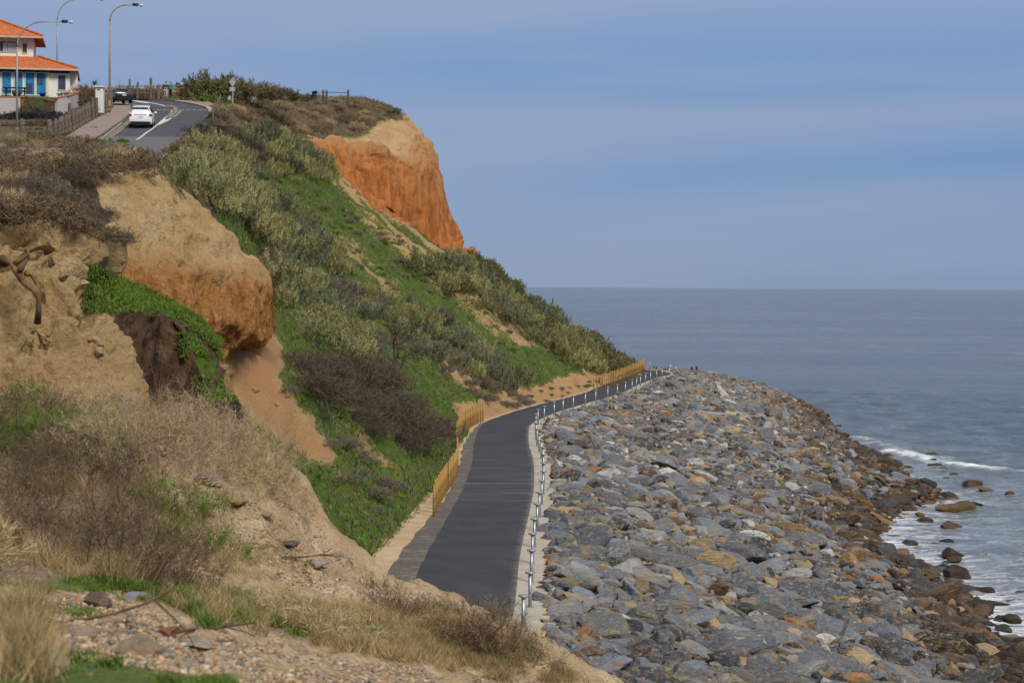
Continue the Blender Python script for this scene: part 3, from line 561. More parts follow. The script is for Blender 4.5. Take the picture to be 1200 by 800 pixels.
for i_ in IND:
    o = link('boulder', prot_hi[i_ % 14]); o.location = Pc[i_]+[0, 0, ZOFF[i_]]; o.rotation_euler = EUL[i_]; o.scale = AX[i_]; o.color = (*tint[i_], 1)
    k = int(np.argmin(np.hypot(POSTP[:, 0]-Pc[i_, 0], POSTP[:, 1]-Pc[i_, 1]))); d_ = math.hypot(POSTP[k, 0]-Pc[i_, 0], POSTP[k, 1]-Pc[i_, 1])
    sz = 'large' if size[i_] > .95 else ('mid-sized' if size[i_] > .72 else 'smaller'); side = 'beyond' if Pc[i_, 1] > POSTP[k, 1]+.8 else ('short of' if Pc[i_, 1] < POSTP[k, 1]-.8 else 'level with')
    lb = '%s %s angular boulder, %s metres off, %s steel post %s from camera' % (sz, cname[i_], metres_words(d_), side, cardinal(k+1)); 
    if lb in used: lb = lb.replace('angular boulder', 'slab-like boulder' if AX[i_, 2] < .5*AX[i_, 1]+.05 else 'blocky boulder')
    used[lb] = 1; tag(o, lb, 'boulder', 'boulders of the sea wall')
def merge_rocks(ids, sub, name_seed, nprot=16):
    VV_, FF_, CC_ = [], [], []; n = 0; pr = [rock_shape(300+name_seed*40+k, sub, .05, 8+k % 5) for k in range(nprot)]
    for q, i_ in enumerate(ids):
        V, F = pr[q % nprot]; M_ = eul_m(EUL[i_]); W = (V*AX[i_])@M_.T+Pc[i_]+[0, 0, ZOFF[i_]]; VV_.append(W); FF_.append(F+n); CC_.append(np.repeat(tint[i_][None], len(V), 0)); n += len(V)
    return np.concatenate(VV_), np.concatenate(FF_), np.concatenate(CC_)
vr = [i_ for i_ in REST if vis[i_] and Dn[i_] < 130]; fr = [i_ for i_ in REST if not (vis[i_] and Dn[i_] < 130)]
a = merge_rocks(vr, 3, 1); b = merge_rocks(fr, 2, 2)
# small chinking stones between
ns_ = 9000; T2 = rng.random(ns_)*(Tn-1); S2 = rng.random(ns_)*1.08+.012; P2 = rev(T2, S2); k_ = (P2[:, 1] > 52) & ~((P2[:, 1] > 285) & (P2[:, 0] < 8)); P2 = P2[k_]; S2 = S2[k_]
pr = [rock_shape(700+k, 1, .05, 9) for k in range(10)]; VV_, FF_, CC_ = [], [], []; n = 0
for q in range(len(P2)):
    V, F = pr[q % 10]; s_ = rng.uniform(.14, .34); M_ = eul_m(rng.uniform(-1, 1, 3)*3); tb = WET if S2[q] > .84 else PAL; c_ = np.array(tb[pick(tb, rng.random())][1])
    VV_.append((V*[s_*1.3, s_, s_*.7])@M_.T+P2[q]+[0, 0, rng.uniform(0, .2)]); FF_.append(F+n); CC_.append(np.repeat(c_[None], len(V), 0)); n += len(V)
c3 = (np.concatenate(VV_), np.concatenate(FF_), np.concatenate(CC_))
allV = np.concatenate([a[0], b[0], c3[0]]); allF = np.concatenate([a[1], b[1]+len(a[0]), c3[1]+len(a[0])+len(b[0])]); allC = np.concatenate([a[2], b[2], c3[2]])
o = link('rock_rubble', mesh_np('rock_rubble', allV, allF, M_ROCK_S, False, None, allC)); tag(o, 'mass of smaller grey and tan stones packed between the large boulders', 'rock rubble', kind='stuff')
# rocks standing out in the shallows
SEAR = [(1139, 569, 1.05, 'low brown rock alone in the water, farthest out to sea', (.12, .07, .035)), (1133, 596, 1.15, 'flat-topped ochre rock in the water, largest of the outer group', (.19, .115, .05)), (1112, 597, 1.1, 'small ochre rock on the shore side of the flat-topped rock', (.25, .15, .06)),
        (1118, 621, 1.25, 'low brown rock in foam straight below the flat-topped rock', (.13, .085, .04)), (1117, 652, 1.0, 'small dark pointed rock in foam halfway between two brown rocks', (.06, .035, .025)), (1124, 677, 1.15, 'rounded dark maroon rock standing in white foam', (.07, .04, .03)),
        (1090, 677, .75, 'small dark rock close to the boulders left of the rounded maroon rock', (.05, .04, .03)), (1147, 719, 1.3, 'mossy dark rock at the water edge beside the lowest boulders', (.05, .05, .02)), (1168, 712, .85, 'pointed dark rock with green weed at the water edge', (.06, .05, .025)),
        (1093, 535, .9, 'tiny brown rock in the breaking wave', (.1, .06, .04)), (1068, 640, .8, 'small brown rock just off the boulders in wash', (.09, .055, .03)), (1197, 757, .9, 'dark rock at the right edge of the view in wet sand', (.05, .04, .03)), (1085, 612, .9, 'low brown rock in the gap beside the spit of boulders', (.1, .06, .03)), (1065, 598, .8, 'small brown rock at the foot of the spit', (.1, .07, .04)), (1108, 583, .8, 'small dark rock off the tip of the boulder spit', (.07, .05, .03)), (1155, 652, .35, 'tiny dark rock awash to the right of the pointed rock', (.05, .04, .03)), (1133, 722, .8, 'small weedy rock beside the mossy dark rock', (.08, .07, .03))]
for k, (px, py, r_, lb, c_) in enumerate(SEAR):
    o = link('sea_rock', prot_hi[(k*3) % 14]); o.location = G(px, py, 0)+[0, .3, r_*.05]; r_ *= .68; o.scale = (r_*1.2, r_*.9, r_*.6); o.rotation_euler = (rng.normal(0, .15), rng.normal(0, .15), rng.uniform(-.6, .6)); o.color = (*[q_*.6 for q_ in c_], 1); tag(o, lb, 'rock', 'rocks standing in the shallows')

_k = 0
for y_ in np.linspace(88, 205, 26):
    j = np.argmin(np.abs(te[:, 1]-y_)); x_ = te[j, 0]+rng.uniform(.8, 5.5); _k += 1; r_ = rng.uniform(.22, .5); c_ = WET[_k % 4][1]
    o = link('awash_rock', prot_hi[(_k*5) % 14]); o.location = (x_, y_+rng.uniform(-2, 2), r_*.05); o.scale = (r_*1.3, r_, r_*.6); o.rotation_euler = (0, .1, rng.uniform(-1, 1)); o.color = (*[q*.7 for q in c_], 1); tag(o, 'small dark rock awash just off the boulder toe, %s along from the camera' % ordinal(_k), 'rock', 'small rocks awash along the toe')
# ------------------------------------------------------------------ steel posts
M_GALV = plain('galvanised_steel', (.36, .38, .41), .42, .55, .1, 6, .05)
pm = MB().tube([(0, 0, -.15), (0, 0, 1.12)], .06, 12).build('shaft', M_GALV, None, True); cap = MB().lathe((0, 0, 1.12), [(.052, -.06), (.08, -.04), (.165, .0), (.17, .035), (.12, .05), (.03, .05)], 14).build('cap', M_GALV, None, True)
bp = MB().box((0, 0, .012), (.2, .2, .02)).build('base_plate', M_GALV, None)
hub = MB().lathe((0, 0, 1.0), [(.058, -.02), (.066, 0), (.058, .02)], 12).build('collar', M_GALV, None)
src = [pm, cap, bp, hub]
for i_, p in enumerate(POSTP):
    e_ = empty('steel_post', p); tag(e_, 'galvanised steel post with flat round cap on the seaward kerb, %s from the camera' % ordinal(i_+1) if i_ else 'nearest galvanised steel post, half hidden behind the dry grass bank', 'post', 'steel posts along the seaward kerb')
    for s_ in src:
        c_ = s_ if i_ == 0 else s_.copy()
        if i_: COL.objects.link(c_)
        c_.parent = e_
# ------------------------------------------------------------------ timber fences beside the path
M_WOOD = plain('fence_timber', (.52, .30, .085), .75, 0, .25, 2, .3); M_WIRE = plain('wire', (.3, .3, .3), .5, .6)
def path_pt(Y, d, cutoff=NPATH):
    k = int(np.argmax(PC[:, 1] >= Y)); return PC[k]+PN[k]*d
def timber_fence(pts, label, h=1.5, mult=2):
    pts = np.array([q for a, b in zip(pts[:-1], pts[1:]) for q in [np.array(a)+(np.array(b)-np.array(a))*f for f in np.arange(mult)/mult]]+[pts[-1]])
    e_ = empty('timber_fence', (*pts[0], 5.98)); tag(e_, label, 'fence', 'timber fences beside the path'); o0 = np.array([*pts[0], 5.98]); n = len(pts)
    for i_, p in enumerate(pts):
        hh = h*rng.uniform(.97, 1.03); m_ = MB().tube([(0, 0, -.3), (rng.normal(0, .01), 0, hh-.03), (0, 0, hh)], [.062, .058, .048], 8); m_.build('post', M_WOOD, e_, True, np.array([*p, 5.98])-o0)
    for z_ in (.12, .5, .9, 1.3):
        MB().tube([np.array([*p, z_+5.98])-o0 for p in pts], .006, 4).build('wire', M_WIRE, e_)
    for a_, b_ in ((0, 1), (n-1, n-2)):       # end assemblies
        MB().tube([np.array([*pts[a_], 7.25])-o0, np.array([*pts[b_], 7.2])-o0], .05, 8).build('brace_rail', M_WOOD, e_)
    return e_
fz = [(508.5, 604), (512, 596), (516, 589), (520, 582), (524, 575.5), (528, 569.5), (531.5, 564), (534, 558.5), (535.5, 553), (536, 547.5), (535.5, 542.5), (535, 537.5), (534.7, 533), (534.6, 528.5), (534.8, 524.5), (535.5, 520.5), (537, 516.5), (539, 513), (541.5, 509.5), (544.5, 506.5), (548, 503.5), (552, 500.5), (556, 498), (560.5, 495.8), (566, 493.5)]
timber_fence([G(x, y, 6)[:2] for x, y in fz], 'golden timber post fence on the left of the path in the foreground', 1.5)
fk = [(696, 460), (703.5, 457.5), (709, 455.5), (713.5, 453.5), (717.5, 452), (721.5, 450.5), (725, 449), (728.5, 447.5), (731.5, 446), (734.5, 444.8), (737.5, 443.5), (740.5, 442.3), (743, 441), (745.5, 439.7), (748, 438.5), (750, 437.3), (752, 436), (753.5, 434.8), (754.5, 433.6)]
timber_fence([G(x, y, 6)[:2] for x, y in fk], 'farther timber post fence beyond the bend under the last green shrubs', 1.55)
# two small bins/figures: dark stumps beyond the last posts
M_DK = plain('dark_weathered_timber', (.05, .045, .04), .9)
for k, (px, py) in enumerate(((810.5, 437), (816.5, 436.5))):
    p = G(px, py, 5.6); MB().tube([(0, 0, -.4), (.03, 0, .35), (0, .02, .72)], [.2, .17, .12], 9).add([(-.16, -.1, .6), (.16, -.1, .6), (.1, .1, .82), (-.1, .1, .82)], [[0, 1, 2, 3]]).build('stump', M_DK, None, False, p)
    o = bpy.context.scene.objects[-1] if False else COL.objects[-1]; tag(o, ('left' if k == 0 else 'right')+' of two short dark stumps on the rocks at the end of the path', 'stump', 'dark stumps at the path end')
# ------------------------------------------------------------------ vegetation
def mat_leaf(name, c1, c2, rough=.85, use_tint=True, hue=.25):
    t = NT(name); v = t.pos(); k = t.xyz(t.attr('tint', 'Color'))[0]; c = t.mix(k, c1, c2); r_ = t.orand(); c = t.mix(t.math('MULTIPLY', r_, hue), c, tuple(x*.6 for x in c1)); c = t.mix(t.ramp(t.noise(v, 1.1, 4), .4, .65, 0, .35), c, tuple(min(1, x*1.25) for x in c2))
    return t.out(c, rough)
M_MIXB = mat_leaf('dry_brown_leaf', (.075, .055, .033), (.27, .19, .11))
class Leaves:
    def __init__(s): s.V = []; s.C = []
    def tris(s, A, B, C_, tint):           # arrays (n,3)
        s.V.append(np.stack([A, B, C_], 1).reshape(-1, 3)); s.C.append(np.repeat(np.repeat(np.asarray(tint)[:, None], 3, 1), 3, 0))
    def arrays(s):
        V = np.concatenate(s.V); C_ = np.concatenate(s.C); F = np.arange(len(V)).reshape(-1, 3); return V, F, C_
    def mesh(s, name, mat): V, F, C_ = s.arrays(); return mesh_np(name, V, F, mat, False, None, C_)
def tuft(L, r, c, ax, ln, n, ll, lw, tint, spread=.5):
    """n leaf blades along an axis from c"""
    ax = ax/np.linalg.norm(ax); f = r.random(n); d = r.normal(size=(n, 3)); d /= np.linalg.norm(d, axis=1)[:, None]; rad = ln*.22*(1.15-f)
    base = c+ax*(f*ln)[:, None]+d*(rad*r.random(n))[:, None]; dr = ax*(1-spread)+d*spread; dr /= np.linalg.norm(dr, axis=1)[:, None]; tip = base+dr*(ll*r.uniform(.6, 1.3, n))[:, None]
    sd = np.cross(dr, r.normal(size=(n, 3))); sd /= np.linalg.norm(sd, axis=1)[:, None]+1e-9; sd *= (lw*r.uniform(.6, 1.2, n))[:, None]*.5
    L.tris(base-sd, base+sd, tip, np.clip(tint+r.normal(0, .12, n), 0, 1))
def bush_mesh(seed, name, mat, nt=70, nl=24, ll=.13, lw=.05, H=1.0, tl=.5, up=.7, spread=.5, hollow=.45, lump=.25):
    r = np.random.default_rng(seed); L = Leaves()
    for i in range(nt):
        th = r.uniform(0, 2*math.pi); ph = math.acos(r.uniform(.02, 1)); d = np.array([math.sin(ph)*math.cos(th), math.sin(ph)*math.sin(th), math.cos(ph)])
        q = (hollow+(1-hollow)*math.sqrt(r.random()))*(1+lump*vnoise(np.array([d*2.2+seed]), seed)[0]); p = d*q*np.array([.9, .9, H*.75]); p[2] = max(p[2], .02)
        ax = d*(1-up)+np.array([0, 0, up])+r.normal(0, .15, 3); tuft(L, r, p, ax, tl*r.uniform(.6, 1.2), nl, ll, lw, r.uniform(.15, .85), spread)
    return L.mesh(name, mat)
M_SALT = mat_leaf('saltbush_leaf', (.13, .135, .055), (.38, .36, .17), hue=.75)
M_OLIVE = mat_leaf('olive_leaf', (.055, .062, .022), (.17, .155, .06)); M_DEAD = mat_leaf('dead_twigs', (.045, .033, .024), (.14, .105, .075)); M_BROWN = mat_leaf('brown_heath', (.09, .062, .035), (.23, .165, .09))
M_STRAW = mat_leaf('straw', (.24, .17, .085), (.50, .38, .21)); M_GREEN = mat_leaf('green_leaf', (.038, .088, .009), (.14, .205, .028)); M_LAV = mat_leaf('lavender_leaf', (.022, .024, .032), (.065, .068, .085)); M_HEATH = mat_leaf('mauve_heath', (.08, .066, .05), (.22, .185, .14))
M_BARK = plain('grey_bark', (.13, .10, .075), .95, 0, .3, 5, .8); M_TWIG = plain('dry_twig', (.46, .35, .22), .9, 0, .25, 4, .4); M_TWIGD = plain('brown_twig', (.17, .115, .07), .9, 0, .3, 4, .4); M_ROOT = plain('root_wood', (.20, .12, .06), .95, 0, .35, 3, 1.0)
M_SALT2 = mat_leaf('saltbush_leaf_yellow', (.17, .165, .055), (.44, .40, .17), hue=.6); M_SALT3 = mat_leaf('saltbush_leaf_grey', (.085, .095, .05), (.24, .25, .15), hue=.6)
SALT = [bush_mesh(10+k, 'saltbush', [M_SALT, M_SALT2, M_SALT3, M_SALT][k % 4], 120, 40, .115, .042, 1.1, .5, .7, .38, .55, .45) for k in range(7)]
OLV = [bush_mesh(30+k, 'coastal_bush', M_OLIVE, 130, 24, .13, .05, 1.0, .4, .45, .7) for k in range(4)]
DEAD = [bush_mesh(40+k, 'dead_bush', M_DEAD, 150, 14, .42, .02, .8, .5, .25, .8) for k in range(4)]
BRN = [bush_mesh(50+k, 'brown_bush', M_BROWN, 110, 22, .2, .03, .75, .4, .4, .7) for k in range(5)]
STR = [bush_mesh(60+k, 'straw_bush', M_STRAW, 110, 20, .32, .018, .8, .45, .6, .5) for k in range(3)]
HTH = [bush_mesh(70+k, 'heath_bush', M_HEATH, 120, 18, .22, .028, .6, .35, .4, .7) for k in range(4)]
GRN = [bush_mesh(80+k, 'green_bush', M_GREEN, 80, 26, .14, .06, .8, .35, .4, .7) for k in range(3)]
LAV = [bush_mesh(90+k, 'lavender_bush', M_LAV, 110, 24, .16, .04, .7, .35, .6, .6) for k in range(2)]
def spots(poly, spacing, tries=6000, jit=.2, ymin=0, ymax=500, seed=1):
    r = np.random.default_rng(seed); x0, y0 = np.min(poly, 0); x1, y1 = np.max(poly, 0); out = []
    for _ in range(tries):
        x, y = r.uniform(x0, x1), r.uniform(y0, y1)
        if not inpoly(np.array([x]), np.array([y]), poly)[0]: continue
        p, n = hit(x, y)
        if p is None or p[1] < ymin or p[1] > ymax: continue
        if all(((p-q)**2).sum() > (spacing*(1 if not jit else r.uniform(1-jit, 1+jit)))**2 for q in out): out.append(p)
    return out
def plant_band(poly, spacing, protos, s0, s1, name, lab, where, cat, group, hs=1.0, sink=.1, order='down', **k):
    pts = spots(poly, spacing, **k); pts.sort(key=lambda p: -p[2] if order == 'down' else p[1]); m = len(pts)
    for i, p in enumerate(pts):
        o = link(name, protos[rng.integers(len(protos))]); s = rng.uniform(s0, s1); o.scale = (s, s*rng.uniform(.85, 1.15), s*hs*rng.uniform(.85, 1.15)); o.location = p-[0, 0, s*sink]; o.rotation_euler = (rng.normal(0, .08), rng.normal(0, .08), rng.uniform(0, 6.28))
        far = 'from top' if order == 'down' else 'from front'
        tag(o, '%s %s, %s %s' % (lab, where, ordinal(i+1), far) if m > 1 else '%s %s' % (lab, where), cat, group)
    print(name, m); return pts
P1 = [(190, 222), (212, 205), (250, 200), (300, 222), (350, 255), (392, 296), (404, 322), (372, 322), (330, 300), (270, 262), (222, 222)]
P1b = [(207, 186), (232, 168), (262, 172), (330, 205), (320, 212), (262, 200), (225, 200)]
P2 = [(262, 158), (300, 155), (345, 170), (385, 200), (392, 214), (350, 205), (300, 180)]
P3 = [(316, 292), (345, 318), (380, 350), (418, 392), (425, 425), (395, 425), (352, 395), (318, 345)]
P4 = [(412, 350), (445, 345), (520, 380), (560, 412), (612, 450), (595, 460), (540, 442), (485, 405), (425, 375)]
P5 = [(492, 320), (530, 305), (565, 330), (640, 375), (690, 400), (733, 418), (735, 432), (690, 436), (640, 412), (580, 372), (512, 340)]
kw = dict(tries=5000)
plant_band(P1, 2.05, SALT, 1.0, 1.65, 'saltbush', 'rounded grey-green saltbush', 'in the big stand below the road', 'shrub', 'saltbush stand below the road', seed=1, **kw)
plant_band(P1b, 1.8, SALT+BRN[:1], .8, 1.2, 'saltbush', 'grey-green saltbush', 'along the road shoulder', 'shrub', 'saltbush along the road shoulder', seed=2, **kw)
plant_band(P2, 1.9, SALT, 1.0, 1.5, 'saltbush', 'pale grey-green saltbush', 'in the stand under the orange cliff', 'shrub', 'saltbush stand under the orange cliff', seed=3, **kw)
plant_band(P3, 2.4, SALT, 1.0, 1.55, 'saltbush', 'yellow-green saltbush', 'beside the near orange cliff nose', 'shrub', 'saltbush stand beside the near cliff', seed=4, **kw)
plant_band(P4, 2.4, SALT, .95, 1.6, 'saltbush', 'dense grey-green saltbush', 'in the stand above the near fence', 'shrub', 'saltbush stand mid slope', seed=5, **kw)
plant_band(P5, 2.6, SALT+OLV[:1], 1.3, 2.1, 'saltbush', 'bushy grey-green saltbush', 'in the far skyline stand', 'shrub', 'saltbush stand along the far skyline', seed=6, **kw)
plant_band([(668, 398), (700, 400), (738, 408), (744, 424), (735, 436), (690, 432)], 2.2, OLV, 1.5, 2.1, 'coastal_bush', 'dark olive coastal bush', 'above the far fence', 'shrub', 'olive bushes above the far fence', seed=7, **kw)
plant_band([(545, 300), (570, 312), (612, 342), (640, 366), (625, 368), (590, 345), (552, 318)], 2.2, OLV, 1.1, 1.6, 'coastal_bush', 'olive coastal bush', 'on the skyline below the orange cliff', 'shrub', 'olive bushes on the skyline', seed=8, **kw)
plant_band([(345, 440), (380, 425), (440, 440), (480, 465), (505, 500), (500, 530), (470, 528), (420, 500), (370, 470)], 2.2, DEAD, .8, 1.6, 'dead_bush', 'brown leafless bush', 'in the thicket above the verge', 'shrub', 'leafless thicket above the sandy verge', .9, seed=9, **kw)
plant_band([(370, 332), (400, 335), (450, 355), (440, 366), (400, 350)], 1.6, HTH, .8, 1.3, 'heath_bush', 'low mauve-brown heath bush', 'between the two green strips mid slope', 'shrub', 'mauve heath mid slope', seed=10, **kw)
plant_band([(425, 395), (470, 380), (560, 415), (600, 455), (585, 462), (540, 450), (480, 410), (440, 410)], 2.4, HTH+BRN[:1], .7, 1.1, 'heath_bush', 'low brown heath bush', 'among the mid-slope saltbush', 'shrub', 'brown heath among the saltbush', seed=11, **kw)
plant_band([(540, 440), (590, 458), (622, 470), (600, 480), (555, 465)], 1.8, HTH, .6, .9, 'heath_bush', 'small grey heath bush', 'above the end of the near fence', 'shrub', 'heath above the near fence', seed=12, **kw)
plant_band([(330, 450), (360, 470), (420, 520), (460, 565), (440, 600), (400, 560), (380, 530), (350, 480)], 1.9, HTH, .5, .9, 'heath_bush', 'low dusty heath tuft', 'on the green slope under the thicket', 'shrub', 'heath tufts under the thicket', .7, seed=13, **kw)
plant_band([(330, 200), (370, 225), (470, 290), (540, 335), (520, 345), (440, 290), (380, 250)], 3.0, HTH+SALT[:2], .5, .9, 'heath_bush', 'small grey heath tuft', 'on the open upper slope', 'shrub', 'heath tufts on the upper slope', .7, seed=14, **kw)
plant_band([(240, 130), (280, 118), (350, 125), (430, 140), (420, 152), (380, 155), (340, 160), (290, 155), (250, 150)], 2.7, BRN+STR, .7, 1.25, 'brown_bush', 'brown dry bush', 'on the bank under the road sign', 'shrub', 'brown bushes on the headland bank', .8, seed=15, **kw)
plant_band([(345, 116), (400, 118), (462, 128), (470, 140), (440, 138), (390, 130)], 3.0, BRN+STR+GRN[:1], .6, 1.1, 'brown_bush', 'low brown bush', 'on the headland rim', 'shrub', 'brown bushes on the headland rim', .6, seed=16, **kw)
plant_band([(245, 150), (262, 150), (300, 175), (320, 190), (300, 190), (262, 172)], 1.8, DEAD+BRN[:1], .9, 1.3, 'dead_bush', 'dark twiggy bush', 'right of the road edge', 'shrub', 'dark bushes right of the road', .8, seed=17, **kw)
plant_band([(0, 172), (50, 165), (110, 172), (170, 190), (172, 205), (110, 208), (60, 205), (0, 225)], 1.7, BRN+HTH[:2]+STR[:1], .8, 1.35, 'brown_bush', 'grey-brown dry bush', 'on the rim above the near cliffs', 'shrub', 'dry bushes above the near cliffs', .8, order='back', ymin=66, seed=18, **kw)
plant_band([(-20, 215), (40, 205), (88, 225), (92, 262), (60, 262), (-20, 256)], 1.2, BRN[1:]+DEAD[:1]+HTH[:1], .6, 1.0, 'brown_bush', 'tangled brown bush', 'topping the left cliff nose', 'shrub', 'tangled bushes on the left cliff nose', .8, order='back', seed=19, **kw)
plant_band([(85, 185), (108, 195), (116, 225), (132, 262), (140, 298), (108, 300), (88, 268), (78, 215)], .95, DEAD+BRN[:2], .45, .75, 'dead_bush', 'brown dead mat of roots', 'hanging down the pale cliff', 'shrub', 'dead root mats on the pale cliff', .9, seed=20, **kw)
plant_band([(60, 158), (110, 155), (150, 178), (175, 190), (100, 180)], 2.0, GRN+HTH[:2], .6, .9, 'green_bush', 'low green and grey bush', 'beside the lower end of the footway', 'shrub', 'low bushes by the lower footway', .7, order='back', seed=21, **kw)
plant_band([(196, 190), (230, 200), (262, 235), (290, 272), (312, 310), (322, 300), (290, 262), (250, 215), (215, 195)], 1.6, SALT[:3]+HTH[:2]+BRN[:1], .8, 1.3, 'saltbush', 'small grey shrub', 'along the rim of the near orange cliff', 'shrub', 'small shrubs on the near cliff rim', .8, seed=31, **kw)
plant_band([(600, 462), (640, 455), (740, 432), (740, 442), (690, 458), (620, 476)], 2.2, HTH+GRN[:1], .3, .55, 'heath_bush', 'tiny heath tuft', 'on the eroded sandy bank by the path', 'shrub', 'tufts on the sandy bank', .7, seed=32, **kw)
plant_band([(320, 210), (520, 300), (640, 420), (600, 440), (430, 330)], 2.6, HTH+GRN+SALT[:2], .3, .6, 'heath_bush', 'tiny olive tuft', 'on the open slope between the stands', 'shrub', 'tiny tufts on the open slope', .7, seed=33, **kw)
plant_band([(-420, 175), (-10, 165), (-10, 262), (-420, 250)], 2.0, BRN+HTH+STR, .8, 1.4, 'brown_bush', 'dry brown bush', 'on the clifftop left of the garden', 'shrub', 'dry bushes left of the garden', .8, order='back', seed=41, **kw)
plant_band([(-420, 520), (-20, 500), (-20, 680), (-420, 660)], 1.1, STR+BRN, .4, .7, 'straw_bush', 'low straw bush', 'left of the near bank', 'shrub', 'straw bushes left of the near bank', .9, order='back', ymax=40, seed=42, **kw)
# big dark bush on the skyline, right of the road
for k, (px, py, Y, s, hs, pr_, lb) in enumerate([(236, 118, 214, 2.4, 1.35, OLV, 'tallest dark bush at the left end of the skyline thicket'), (254, 119, 214, 2.3, 1.3, OLV, 'dark green bush second from the left in the skyline thicket'), (246, 124, 208, 1.6, 1.0, GRN, 'bright green low bush in front of the skyline thicket'), (272, 119, 216, 2.3, 1.35, OLV, 'dark bush behind the diamond road sign'), (290, 117, 217, 2.2, 1.25, BRN, 'brown domed bush in the middle of the skyline thicket'), (306, 116, 218, 2.1, 1.1, BRN, 'brown bush right of the middle of the skyline thicket'), (322, 117, 219, 1.9, 1.0, BRN, 'brown-green bush third from the right of the skyline thicket'), (338, 118, 220, 1.7, .85, OLV, 'low bush second from the right of the skyline thicket'), (352, 119, 221, 1.4, .8, BRN, 'lowest bush at the right end of the skyline thicket'), (262, 124, 209, 1.3, .9, GRN, 'small green bush beside the sign pole')]):
    o = link('skyline_bush', pr_[k % len(pr_)]); o.location = U(px, py, Y); s *= .88; o.scale = (s*1.1, s*1.1, s*hs); o.rotation_euler = (0, 0, k*1.3); tag(o, lb, 'shrub', 'skyline thicket')
# scrub behind the road
for k in range(20):
    px = 92+k*7; o = link('dune_scrub', (BRN+STR+SALT[:1])[k % 9]); o.location = U(px, 114, 232+(k % 3)*3)-np.array([0, 0, .3]); s = 1.5+.5*((k*7) % 5)/5; o.scale = (s*1.1, s, s*.85); o.rotation_euler = (0, 0, k); tag(o, 'dry scrub bush behind the road on the skyline, %s from the left' % ordinal(k+1), 'shrub', 'dune scrub behind the road')
# ------------------------------------------------------------------ branching woody things
def branch(mb, r, p, d, ln, rad, depth, kids=3, wig=.35, up=.1, sides=5, segs=4):
    P = [p]; q = p.copy(); dd = d/np.linalg.norm(d)
    for s in range(segs):
        dd = dd+r.normal(0, wig, 3)*.5+np.array([0, 0, up]); dd /= np.linalg.norm(dd); q = q+dd*ln/segs; P.append(q)
    mb.tube(P, list(np.linspace(rad, rad*.55, len(P))), sides, cap=False)
    if depth > 0:
        for k in range(kids):
            f = r.uniform(.35, 1); i = min(int(f*segs), segs-1); b = P[i]+(P[i+1]-P[i])*(f*segs-i); nd = dd*.7+r.normal(0, .65, 3); branch(mb, r, b, nd, ln*r.uniform(.5, .75), rad*.5, depth-1, kids, wig, up, max(3, sides-1), max(2, segs-1))
r = np.random.default_rng(5)
base = surf(462, 452); e_ = empty('bare_tree', base); tag(e_, 'leafless grey tree with forked limbs standing in the thicket on the slope', 'tree')
m_ = MB(); m_.tube([(0, 0, -.3), (.05, 0, .9), (.25, .1, 2.0)], [.16, .12, .09], 8); m_.build('trunk', M_BARK, e_, True)
for k in range(5):
    m_ = MB(); branch(m_, r, np.array([.05+.05*k, .02, .7+.3*k]), np.array([math.cos(k*1.3)*.8, math.sin(k*1.3)*.6, .9]), 1.9, .07, 3, 4, .4, .06, 5); m_.build('branch', M_BARK, e_, True)
m_ = MB(); branch(m_, r, np.array([.25, .1, 1.8]), np.array([1, -.1, .25]), 2.6, .05, 2, 2, .3, -.03, 5); m_.build('branch', M_BARK, e_, True)
# woody tangle limbs in the thicket
for k, (px, py) in enumerate(((400, 470), (440, 490), (475, 505), (425, 465), (488, 520))):
    b = surf(px, py); m_ = MB()
    for j in range(9): branch(m_, r, np.array([r.normal(0, .3), r.normal(0, .3), 0]), np.array([r.normal(.2, .9), r.normal(-.3, .6), .7]), 1.6, .05, 3, 3, .5, 0, 4)
    o = m_.build('dead_brushwood', M_BARK, None, True, b); tag(o, 'tangle of dead grey branches in the leafless thicket, %s from the left' % ordinal({400: 1, 425: 2, 440: 3, 475: 4, 488: 5}[px]), 'brushwood', 'dead branch tangles in the thicket')
# exposed root on the left cliff
RP = [(-14, 306, 44.6), (4, 303, 44.3), (14, 308, 44.1), (22, 322, 44.0), (30, 333, 43.8), (40, 340, 43.6), (45, 350, 43.5), (45.5, 362, 43.4), (44, 378, 43.6)]
e_ = empty('exposed_root', U(*RP[3])); o0 = U(*RP[3]); tag(e_, 'gnarled dead root sticking out of the pale left cliff', 'root')
pr_ = [U(x, y, Y-.9 if i < 7 else Y-.6)-o0 for i, (x, y, Y) in enumerate(RP)]; MB().tube(pr_, [.085, .09, .08, .075, .07, .06, .05, .06, .08], 9).build('trunk', M_ROOT, e_, True)
for L_ in ([(16, 310, 43.2), (25, 304, 43.0), (33, 297, 43.1)], [(22, 320, 43.1), (27, 310, 43), (33, 300, 43.2), (30, 293, 43.6)], [(-10, 312, 43.7), (6, 310, 43.5), (18, 306, 43.6), (30, 295, 44)], [(30, 320, 43.1), (38, 322, 43.2), (42, 332, 43)]):
    MB().tube([U(*q)-o0 for q in L_], list(np.linspace(.07, .03, len(L_))), 7).build('branch', M_ROOT, e_, True)
for k, (px, py) in enumerate(((40, 385), (50, 388), (36, 390), (60, 300), (58, 296))):
    m_ = MB(); b = surf(px, py) if py < 420 else U(px, py, 44); 
    for j in range(5): branch(m_, r, np.zeros(3), np.array([r.normal(0, .6), -.4, -.6]), .55, .02, 1, 2, .6, -.1, 4)
    m_.build('rootlet', M_ROOT, e_, True, b-o0)
